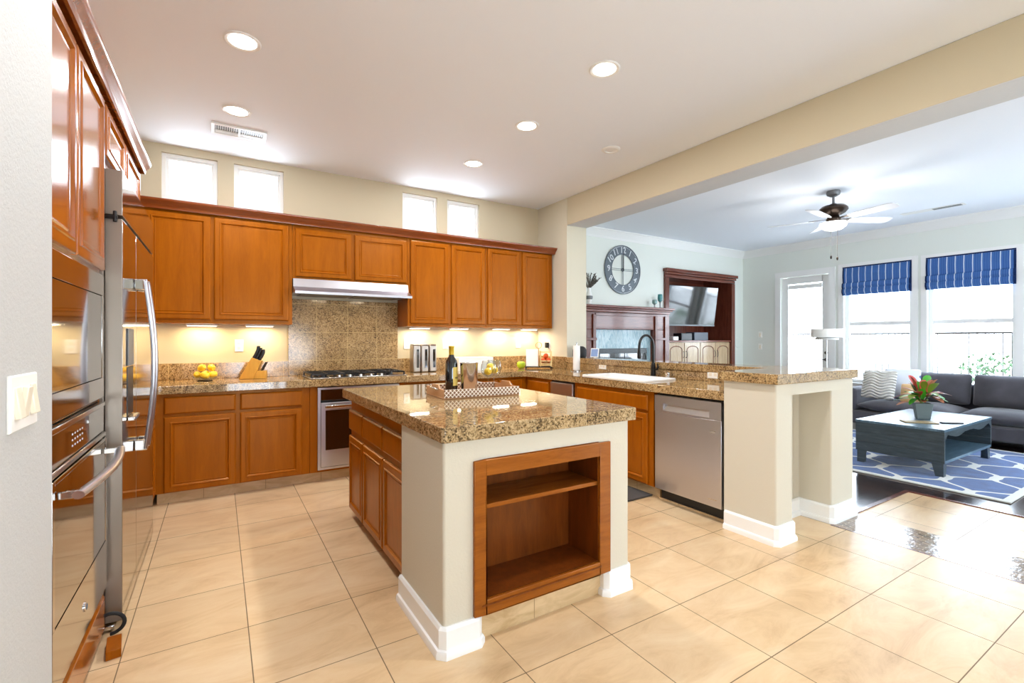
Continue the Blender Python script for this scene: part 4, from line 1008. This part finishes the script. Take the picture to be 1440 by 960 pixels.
# ================================================================ LIVING ROOM
# fireplace mantel on far wall
fp = thing('fireplace', 'dark red wood fireplace mantel with blue marble surround', 'fireplace', (0, TVY, 0))
FX0, FX1 = 4.62, 6.50
MB().box(FX0-.08, FX1+.06, -.30, -.001, 1.80, 1.838).box(FX0-.05, FX1+.035, -.27, -.001, 1.775, 1.799).box(FX0-.02, FX1+.01, -.24, -.001, 1.735, 1.774).build('mantel_shelf', M['mahogany_h'], fp, bevel=.006)
MB().box(FX0, FX1-.02, -.19, -.001, 1.47, 1.734).box(FX0+.25, FX1-.40, -.205, -.19, 1.68, 1.72).box(FX0+.25, FX1-.40, -.205, -.19, 1.475, 1.50).build('frieze', M['mahogany_h'], fp, bevel=.004)
for x0, x1 in ((FX0, FX0+.26), (FX1-.34, FX1-.02)):
    MB().box(x0, x1, -.19, -.001, 0, 1.469).box(x0+.01, x0+.07, -.215, -.19, 0.12, 1.70).box(x1-.07, x1-.01, -.215, -.19, .12, 1.70).box(x0-.01, x1+.01, -.225, -.19, 0, .12).box(x0, x1, -.222, -.19, 1.30, 1.34).build('pilaster', M['mahogany'], fp, bevel=.004)
MB().box(FX0+.262, FX1-.342, -.12, -.001, 1.17, 1.468).box(FX0+.262, FX0+.37, -.12, -.001, 0, 1.169).box(FX1-.44, FX1-.342, -.12, -.001, 0, 1.169).build('marble_surround', M['marble'], fp)
MB().box(FX0+.372, FX1-.442, -.03, -.001, .0, 1.168).build('firebox', M['soot'], fp)
MB().box(FX0+.372, FX1-.442, -.135, -.10, 1.09, 1.168).box(FX0+.372, FX0+.40, -.135, -.10, 0, 1.09).box(FX1-.47, FX1-.442, -.135, -.10, 0, 1.09).build('door_frame', M['soot'], fp, bevel=.003)
MB().box(FX0+.401, (FX0+FX1)/2-.02, -.125, -.119, .05, 1.089).box((FX0+FX1)/2, FX1-.471, -.125, -.119, .05, 1.089).build('glass_door', M['glass_black'], fp)
MZ = 1.8388
# clock
clk = thing('wall_clock', 'large round grey metal wall clock with open center above the mantel', 'clock', (5.62, TVY-.012, 2.452))
RX = Matrix.Rotation(PI/2, 4, 'X')
def ringm(r0, r1, y0, y1, n=64):
    m = MB(); vs = []; fs = []
    for i in range(n):
        a = 2*PI*i/n
        for r, y in ((r0, y0), (r1, y0), (r1, y1), (r0, y1)): vs.append((r*math.cos(a), y, r*math.sin(a)))
    for i in range(n):
        j = (i+1) % n
        for q in range(4): fs.append([i*4+q, i*4+(q+1) % 4, j*4+(q+1) % 4, j*4+q])
    return m.raw(vs, fs)
ringm(.255, .375, -.008, 0).build('dial_ring', M['slate'], clk)
ringm(.385, .400, -.016, 0).build('rim', M['slate'], clk, smooth=True)
ringm(.372, .3845, -.004, 0).build('rim_gap', M['slate_light'], clk)
ringm(.248, .256, -.012, 0).build('inner_rim', M['slate'], clk)
for k in range(4):
    a = PI/2*k; c_, s_ = math.cos(a), math.sin(a)
    for off in (-.012, .012):
        MB().tube([(c_*.03-s_*off, -.005, s_*.03+c_*off), (c_*.385-s_*off, -.005, s_*.385+c_*off)], .004, 6).build('spoke', M['slate'], clk)
MB().lathe([(.03, 0), (.03, .012), (.012, .02), (0, .02)], 24, T=RX).build('hub', M['slate'], clk, smooth=True)
MB().box(-.008, .008, -.024, -.020, -.02, .20).build('hour_hand', M['black_metal'], clk)
MB().box(-.005, .005, -.028, -.025, -.02, .30).build('minute_hand', M['black_metal'], clk)
dg = bpy.context.evaluated_depsgraph_get()
def text_obj(txt, size, m, parent, loc, rot, name, ext=.002):
    cu = bpy.data.curves.new('t', 'FONT'); cu.body = txt; cu.size = size; cu.align_x = 'CENTER'; cu.align_y = 'CENTER'; cu.extrude = ext; cu.resolution_u = 3; cu.offset = size*.015
    to = bpy.data.objects.new('t', cu); C.objects.link(to); bpy.context.view_layer.update()
    me = bpy.data.meshes.new_from_object(to.evaluated_get(bpy.context.evaluated_depsgraph_get())); bpy.data.objects.remove(to)
    me.materials.clear(); me.materials.append(m)
    o = bpy.data.objects.new(name, me); C.objects.link(o); o.parent = parent; o.location = loc; o.rotation_euler = rot; return o
for h in range(1, 13):
    a = math.radians(30*h); r = .315; x, z = r*math.sin(a), r*math.cos(a)
    tilt = {12: 0, 1: .45, 2: .5, 3: 0, 4: .55, 5: -.35, 6: 0, 7: .45, 8: .5, 9: 0, 10: -.7, 11: -.4}[h]
    text_obj(str(h), .135, M['slate_light'], clk, (x, -.012, z), (PI/2, tilt, 0), 'numeral')
# vase with stems
vz = thing('flower_vase', 'white vase of dried grey stems on the left of the mantel', 'vase', (4.80, TVY-.13, MZ))
MB().lathe([(0, 0), (.045, 0), (.05, .01), (.035, .05), (.05, .10), (.052, .14), (.03, .20), (.024, .24), (.028, .26), (.024, .26), (.02, .24), (0, .235)], 28).build('vase', M['white'], vz, smooth=True)
MB().lathe([(.046, .085), (.0535, .10), (.0555, .13), (.046, .155)], 28).build('band', M['grey_metal'], vz, smooth=True)
sm = MB()
for k in range(26):
    a = random.uniform(-.9, 1.5) if k % 4 else random.uniform(2, 4); L = random.uniform(.16, .38); dx = math.cos(a)*random.uniform(.3, .9)*L; up = L*random.uniform(.35, 1)
    dy = random.uniform(-.25, .25)*L
    p0 = Vector((0, 0, .24)); p1 = Vector((dx*.5, dy*.5, .24+up*.6)); p2 = Vector((dx, dy, .24+up))
    sm.tube([p0, p1, p2], [.006, .008, .003], 6)
    for q in range(5):
        u = .4+.12*q; pp = p0.lerp(p2, u); sm.sphere(tuple(pp+Vector((random.uniform(-.01, .01), random.uniform(-.01, .01), .01))), .010, 6, 4)
sm.build('dried_stems', M['twig'], vz, smooth=True)
for x, h, mm, l in ((6.235, .14, 'teal_pale', 'short silvery candle holder on the right of the mantel'), (6.37, .24, 'teal', 'tall teal candle holder at the right end of the mantel')):
    t = thing('candle_holder', l, 'candle holder', (x, TVY-.14, MZ), 0, 'candle holders on the mantel')
    s_ = h
    MB().lathe([(0, 0), (.035, .0), (.03, .008), (.009, .02), (.009, s_*.4), (.02, s_*.47)], 20).build('stem', M['grey_metal'], t, smooth=True)
    MB().lathe([(.018, s_*.475), (.038, s_*.55), (.042, s_*.75), (.036, s_), (.032, s_), (.036, s_*.75), (0, s_*.56)], 24).build('cup', M[mm], t, smooth=True)
# TV niche
tn = thing('media_cabinet', 'recessed dark wood media cabinet with arched pale lower doors', 'cabinet', (0, TVY, 0))
nx0, nx1, nz0, nz1 = 6.62, 8.64, .0, 2.56
for xa, xb in ((nx0, 6.72), (8.54, nx1)): MB().box(xa, xb, -.045, -.001, 0, 2.40).build('side_casing', M['mahogany'], tn, bevel=.006)
MB().box(nx0-.02, nx1+.02, -.10, -.001, 2.50, 2.56).box(nx0, nx1, -.075, -.001, 2.46, 2.4995).box(nx0, nx1, -.045, -.001, 2.401, 2.4595).build('header', M['mahogany_h'], tn, bevel=.01)
MB().box(6.705, 6.72, 0, .62, .105, 2.46).box(8.54, 8.555, 0, .62, .105, 2.46).box(6.72, 8.54, .60, .62, .105, 2.46).box(6.72, 8.54, 0, .60, 2.445, 2.46).build('inner_panel', M['mahogany'], tn)
MB().box(6.722, 8.538, -.02, .598, 1.265, 1.295).build('counter_shelf', M['mahogany_h'], tn, bevel=.004)
MB().box(6.722, 8.538, .02, .598, .107, 1.264).build('base_body', M['pale_wood'], tn)
for k in range(4):
    x0 = 6.735+.452*k; x1 = x0+.435
    dr = ring_panel(MB(), x0, x1, .13, 1.25, [(0, 0), (0, .018), (.004, .02)], .019).build('door', M['pale_wood'], tn)
    arch = [(x0+.06, .19), (x1-.06, .19), (x1-.06, 1.12)]+[((x0+x1)/2+(x1-x0-.12)/2*math.cos(PI*i/12), 1.12+.07*math.sin(PI*i/12)) for i in range(1, 12)]+[(x0+.06, 1.12)]
    MB().tube([(x, -.001, z) for x, z in arch], .008, 6, closed=True).build('arch_molding', M['mahogany'], dr, smooth=True)
    hx_ = x1-.03 if k % 2 == 0 else x0+.03
    MB().tube([(hx_, -.004, .98), (hx_, -.03, 1.0), (hx_, -.03, 1.08), (hx_, -.004, 1.10)], .005, 8).build('handle', M['black_metal'], dr, smooth=True)
tv = thing('television', 'flat black television tilted on an arm inside the media cabinet', 'television', (7.43, TVY+.02, 1.93), -.10)
RT = Matrix.Rotation(math.radians(8), 4, 'X')
MB().box(-.62, .62, 0, .035, -.36, .36, T=RT).build('case', M['black'], tv, bevel=.004)
MB().box(-.61, .61, -.003, -.0005, -.345, .35, T=RT).build('screen', M['screen'], tv)
MB().box(-.62, .62, -.004, .0, -.372, -.346, T=RT).build('bottom_bezel', M['grey_metal'], tv)
MB().box(-.04, .04, .04, .5, -.04, .04).build('wall_arm', M['black_metal'], tv)
o = MB().box(-.15, .15, -.09, .09, 0, .13).box(-.14, .14, -.095, -.0905, .01, .12).build('set_top_box', M['black'], loc=(7.28, TVY+.12, 1.2955), bevel=.004); tag(o, 'black box under the television, left of the grey one', 'electronics')
o = MB().box(-.20, .20, -.10, .10, 0, .15).build('av_receiver', mat('dark_grey_case', rgb(64, 72, 84), .4), loc=(7.66, TVY+.10, 1.2955), bevel=.006); tag(o, 'dark grey box under the television beside the black one', 'electronics')
o = MB().box(-.07, .07, -.05, .05, 0, .07).build('router', M['white'], loc=(6.95, TVY+.05, 1.2955), bevel=.01); tag(o, 'small white router left of the black box under the television', 'router')
o = MB().lathe([(.10, 0), (.10, .006), (.085, .010), (0, .010)], 32, T=RX).build('wall_speaker', M['living'], smooth=True, loc=(8.80, TVY-.0005, 1.24)); tag(o, 'round pale speaker on the wall right of the media cabinet', 'speaker')

# ceiling fan
fn = thing('ceiling_fan', 'bronze ceiling fan with five white blades and glowing bowl light', 'ceiling fan', (6.15, 2.736, CEIL))
MB().lathe([(.068, 0), (.072, -.02), (.066, -.045), (.035, -.065), (.018, -.07)], 28).build('canopy', M['grey_metal'], fn, smooth=True)
MB().cyl((0, 0, -.165), .013, .10, 16).build('downrod', M['grey_metal'], fn, smooth=True)
MB().lathe([(.03, -.15), (.05, -.165), (.12, -.18), (.145, -.205), (.148, -.225), (.12, -.26), (.075, -.285), (.05, -.30)], 32).build('motor', M['bronze'], fn, smooth=True)
MB().lathe([(.06, -.30), (.075, -.33), (.07, -.36), (.10, -.375)], 28).build('light_kit', M['bronze'], fn, smooth=True)
MB().lathe([(.135, -.375), (.14, -.385), (.125, -.42), (.085, -.45), (.03, -.465), (0, -.467)], 32).build('glass_bowl', emis('fan_bowl_glow', (1, .95, .88, 1), 5), fn, smooth=True)
_l = bpy.data.lights.new('lamp', 'POINT'); _l.energy = 30; _l.color = (1, .97, .92); _l.shadow_soft_size = .22
_o = bpy.data.objects.new('lamp', _l); C.objects.link(_o); _o.parent = fn; _o.location = (0, 0, -.60)  # point light floats unseen below the bowl, added to brighten the ceiling
for k in range(5):
    a = math.radians(42+72*k); R = Matrix.Rotation(a, 4, 'Z') @ Matrix.Translation((0, 0, -.335)) @ Matrix.Rotation(math.radians(-13), 4, 'X')
    poly = [(.19, -.045), (.30, -.06), (.62, -.07), (.67, -.055), (.685, 0), (.67, .055), (.62, .07), (.30, .06), (.19, .045)]
    bl = MB().prism(poly, -.004, .004, T=R).build('blade', M['blade'], fn)
    MB().prism([(.06, -.014), (.14, -.014), (.2, -.035), (.25, -.03), (.25, .03), (.2, .035), (.14, .014), (.06, .014)], .0045, .010, T=R).build('blade_arm', M['bronze'], bl)
for dx, L in ((-.1, .36), (.05, .36)):
    MB().tube([(dx, -.02, -.40 if dx > 0 else -.375), (dx, -.02, -.42-L)], .0018, 6).sphere((dx, -.02, -.43-L), .011, 8, 6, (1, 1, 2)).build('pull_chain', M['bronze'], fn)

# roman shades
def roman(label, y0, y1):
    t = thing('roman_shade', label, 'window shade', (WX-.02, (y0+y1)/2, 2.505), 0)
    w = (y1-y0)/2
    pf_ = [(0, 0), (-.012, -.12), (-.004, -.235), (0, -.24), (-.035, -.26), (-.042, -.31), (-.026, -.345), (-.045, -.355), (-.05, -.40), (-.03, -.435), (-.01, -.455), (.004, -.455), (.008, -.24), (.006, 0)]
    n = len(pf_); m = MB()
    for (a, b, k) in ((-w+.022, w-.022, 0), (-w, -w+.022, 1), (w-.022, w, 1)):
        m.raw([(x, a, z) for x, z in pf_]+[(x, b, z) for x, z in pf_], [list(range(n)), [n+i for i in reversed(range(n))]]+[[i, (i+1) % n, n+(i+1) % n, n+i] for i in range(n)], k=k)
    m.build('fabric', [M['shade'], M['shade_edge']], t)
    MB().box(-.004, .015, -w, w, .0005, .02).build('headrail', M['shade_edge'], t)
roman('blue striped roman shade on the left living room window', 2.905, 3.84)
roman('blue striped roman shade on the right living room window', 1.795, 2.735)
roman('blue striped roman shade on the added window just outside the right edge of the view', .655, 1.59)

# sofa
so = thing('sofa', 'long dark grey fabric sofa under the living room windows', 'sofa', (0, 0, 0))
SYA, SYB = .2, 3.42
MB().box(7.92, 8.84, SYA, SYB, .09, .27).build('base', M['sofa'], so, bevel=.025, seg=3)
MB().box(8.62, 8.86, SYA, SYB, .275, .70).build('back_frame', M['sofa'], so, bevel=.05, seg=4)
MB().box(7.93, 8.61, 3.235, SYB, .275, .60).build('armrest', M['sofa'], so, bevel=.05, seg=4)
MB().box(7.93, 8.61, SYA, SYA+.185, .275, .60).build('armrest', M['sofa'], so, bevel=.05, seg=4)
for x in (7.98, 8.78):
    for y in (SYA+.08, 1.4, 2.6, SYB-.08): MB().box(x-.025, x+.025, y-.025, y+.025, 0, .0895).build('foot', M['black'], so)
def puff(w, d, h, puffy=.5, n=8, seed=0):
    """rounded cushion: w along x, d along y, h along z, centred"""
    rnd = random.Random(seed); m = MB(); idx = {}
    vs = []; fs = []
    def P(u, v, s_):
        ex = (1-abs(u)**3)*(1-abs(v)**3)
        pin = 1-.07*(1-abs(u)**2)*abs(v)**4-.07*(1-abs(v)**2)*abs(u)**4
        return (u*w/2*(1-.06*(1-abs(v)**2)*0), v*d/2, s_*h/2*(.16+.84*ex**puffy)+rnd.uniform(-.003, .003))
    for s_ in (-1, 1):
        for i in range(n+1):
            for j in range(n+1): vs.append(P(-1+2*i/n, -1+2*j/n, s_))
    N = (n+1)*(n+1)
    for s_ in range(2):
        for i in range(n):
            for j in range(n):
                q = [s_*N+i*(n+1)+j, s_*N+(i+1)*(n+1)+j, s_*N+(i+1)*(n+1)+j+1, s_*N+i*(n+1)+j+1]
                fs.append(q if s_ else q[::-1])
    bd = [i*(n+1) for i in range(n+1)]+[n*(n+1)+j for j in range(1, n+1)]+[i*(n+1)+n for i in range(n-1, -1, -1)]+[j for j in range(n-1, 0, -1)]
    for a, b in zip(bd, bd[1:]+bd[:1]): fs.append([a, b, N+b, N+a])
    return m.raw(vs, fs)
ys = [3.225, 2.78, 2.11, 1.40, .72, .39]
for i in range(4):
    y1, y0 = ([3.225, 2.11, 1.40, .72][i], [2.12, 1.41, .73, .39][i])
    puff(.72, (y1-y0)*.99, .18, .28, seed=i).build('seat_cushion', M['sofa'], so, sub=1, loc=(8.235, (y0+y1)/2, .362))
for i, (y1, y0) in enumerate(((2.78, 2.12), (2.11, 1.41), (1.40, .73))):
    puff(.42, (y1-y0)*.99, .24, .35, seed=10+i).build('back_cushion', M['sofa'], so, sub=1, loc=(8.52, (y0+y1)/2, .645), rot=(0, math.radians(102), 0))
def tpillow(label, loc, rot, m, s_=.48, h=.16, group='throw pillows at the left end of the sofa'):
    o = puff(s_, s_, h, .6, seed=int(loc[1]*100)).build('throw_pillow', m, sub=1, loc=loc, rot=rot); tag(o, label, 'pillow', group)
tpillow('cream knitted throw pillow at the left end of the sofa', (8.07, 3.00, .665), (0, math.radians(106), math.radians(-4)), M['pillow_knit'], .42)
tpillow('white dotted throw pillow behind the plant on the sofa', (8.27, 2.80, .69), (0, math.radians(104), math.radians(6)), M['pillow_print'], .42, .13)
tpillow('tan throw pillow leaning beside the cream knitted one', (8.10, 2.62, .575), (0, math.radians(112), math.radians(8)), M['pillow_tan'], .26, .10)
# rug
rg = MB().box(5.38, 7.82, 1.11, 3.41, .001, .014).build('area_rug', M['rug'], bevel=.004); tag(rg, 'blue rug with white trellis pattern under the coffee table', 'rug')
# coffee table
RZ = .0145
cf_ = thing('coffee_table', 'weathered blue-grey coffee table with open shelf on the rug', 'coffee table', (5.80, 1.635, RZ))
TW, TD = 1.40, .73
tp = MB()
for k in range(6): tp.box(0-.01, TW+.01, TD/6*k+.001-.005, TD/6*(k+1)-.001+.005*0, .425, .450)
tp.build('top', M['planks_top'], cf_, bevel=.003)
sd = MB()
for k in range(3): sd.box(0, .022, .0, TD, .125+.1*k, .224+.1*k)
sd.build('end_panel', M['planks'], cf_, bevel=.002)
sd = MB()
for k in range(3): sd.box(TW-.022, TW, .0, TD, .125+.1*k, .224+.1*k)
sd.build('end_panel', M['planks'], cf_, bevel=.002)
MB().box(.0225, TW-.0225, .0, TD, .125, .150).build('shelf', M['planks_top'], cf_, bevel=.002)
for yy in (0, TD-.018):
    sc = [(0.023, .4245), (TW-.023, .4245), (TW-.023, .345)]
    for i in range(1, 20):
        u = i/20; x = TW-.023-(TW-.046)*u; sc.append((x, .375+.022*math.cos(u*2*PI*2)-(.012 if abs(u-.5) < .06 else 0)))
    sc.append((.023, .345))
    n = len(sc); m = MB().raw([(x, yy, z) for x, z in sc]+[(x, yy+.018, z) for x, z in sc], [list(range(n)), [n+i for i in reversed(range(n))]]+[[i, (i+1) % n, n+(i+1) % n, n+i] for i in range(n)])
    m.build('scalloped_apron', M['planks'], cf_)
for x, sx in ((.01, 1), (TW-.01, -1)):
    for y, sy in ((.01, 1), (TD-.01, -1)):
        a, b = .09, .06
        vs = [(x, y, .1245), (x+sx*a, y, .1245), (x+sx*a, y+sy*.05, .1245), (x, y+sy*a, .1245), (x, y, 0), (x+sx*b, y, 0), (x+sx*b, y+sy*b, 0), (x, y+sy*b, 0)]
        MB().raw(vs, [[0, 1, 2, 3], [4, 7, 6, 5], [0, 4, 5, 1], [1, 5, 6, 2], [2, 6, 7, 3], [3, 7, 4, 0]]).build('leg', M['planks'], cf_)
TT = RZ+.4505
# plant
pl = thing('potted_croton', 'potted croton plant with red and green leaves on the coffee table', 'plant', (6.42, 1.99, TT))
MB().lathe([(0, 0), (.075, 0), (.078, .004), (.105, .155), (.108, .17), (.098, .17), (.094, .15), (0, .15)], 4, T=Matrix.Rotation(PI/4+.5, 4, 'Z')).build('pot', M['pot'], pl, bevel=.006)
MB().box(-.06, .06, -.06, .06, .150, .158, T=Matrix.Rotation(.5, 4, 'Z')).build('soil', M['soil'], pl)
def leaves(n, m, seed, r0=.10, r1=.34, z0=.06, z1=.3):
    rnd = random.Random(seed); b = MB()
    for _ in range(n):
        a = rnd.uniform(0, 2*PI); el = rnd.uniform(math.radians(-5), math.radians(75)); L = rnd.uniform(.16, .24); w = L*.17
        base_ = Vector((rnd.uniform(-.03, .03), rnd.uniform(-.03, .03), .16+rnd.uniform(0, .10)))
        st_ = rnd.uniform(.03, .10); dirh = Vector((math.cos(a), math.sin(a), 0)); side_ = Vector((-math.sin(a), math.cos(a), 0))
        p = base_+(dirh*math.cos(el)+Vector((0, 0, math.sin(el))))*st_; vs = []; fs = []
        b.tube([base_, p], .003, 5)
        for i in range(7):
            u = i/6; droop = -.10*L*u*u*3
            c = p+(dirh*math.cos(el)+Vector((0, 0, math.sin(el))))*L*u+Vector((0, 0, droop)); ww = w*math.sin(PI*(u*.9+.05))**.8+.002
            vs += [tuple(c-side_*ww+Vector((0, 0, .25*ww))), tuple(c), tuple(c+side_*ww+Vector((0, 0, .25*ww)))]
        for i in range(6):
            fs += [[i*3, i*3+1, i*3+4, i*3+3], [i*3+1, i*3+2, i*3+5, i*3+4]]
        b.raw(vs, fs)
    return b.build('foliage', m, pl, smooth=True)
leaves(11, M['leaf_green'], 1); leaves(10, M['leaf_red'], 2); leaves(12, M['leaf_copper'], 3); leaves(10, M['leaf_olive'], 4)
bk = thing('magazine', 'magazine lying on the coffee table in front of the plant', 'magazine', (6.10, 1.92, TT), -.9)
MB().box(-.14, .14, -.07, .07, 0, .010).build('pages', M['book'], bk, bevel=.001)
o = MB().box(-.10, .10, -.018, .018, 0, .014).build('remote_control', M['black'], loc=(6.30, 1.72, TT), rot=(0, 0, -.7), bevel=.004); tag(o, 'dark remote control beside the magazine on the coffee table', 'remote control')
# lamp and side table near the door
fl = thing('floor_lamp', 'floor lamp with flat white drum shade in front of the left window', 'lamp', (7.95, 3.40+.23, 0))
MB().lathe([(0, 0), (.11, 0), (.11, .015), (.02, .025), (.011, .03)], 24).build('base', M['white'], fl, smooth=True)
MB().cyl((0, 0, .03), .010, 1.32, 12).build('pole', M['white'], fl, smooth=True)
MB().lathe([(.21, 1.345), (.21, 1.475), (.205, 1.475), (.205, 1.345)], 36).build('shade', M['plastic'], fl, smooth=True)
MB().lathe([(.03, 1.35), (.15, 1.31), (.15, 1.34), (.03, 1.37)], 24).build('diffuser', M['plastic'], fl, smooth=True)
stb = thing('side_table', 'small round white side table at the left end of the sofa', 'side table', (7.70, 3.72, 0))
MB().lathe([(0, .60), (.20, .60), (.205, .61), (.20, .622), (0, .622)], 36).build('table_top', M['white'], stb, smooth=True)
MB().lathe([(0, 0), (.14, 0), (.14, .012), (.02, .02), (.02, .5999)], 24).build('pedestal', M['white'], stb, smooth=True)
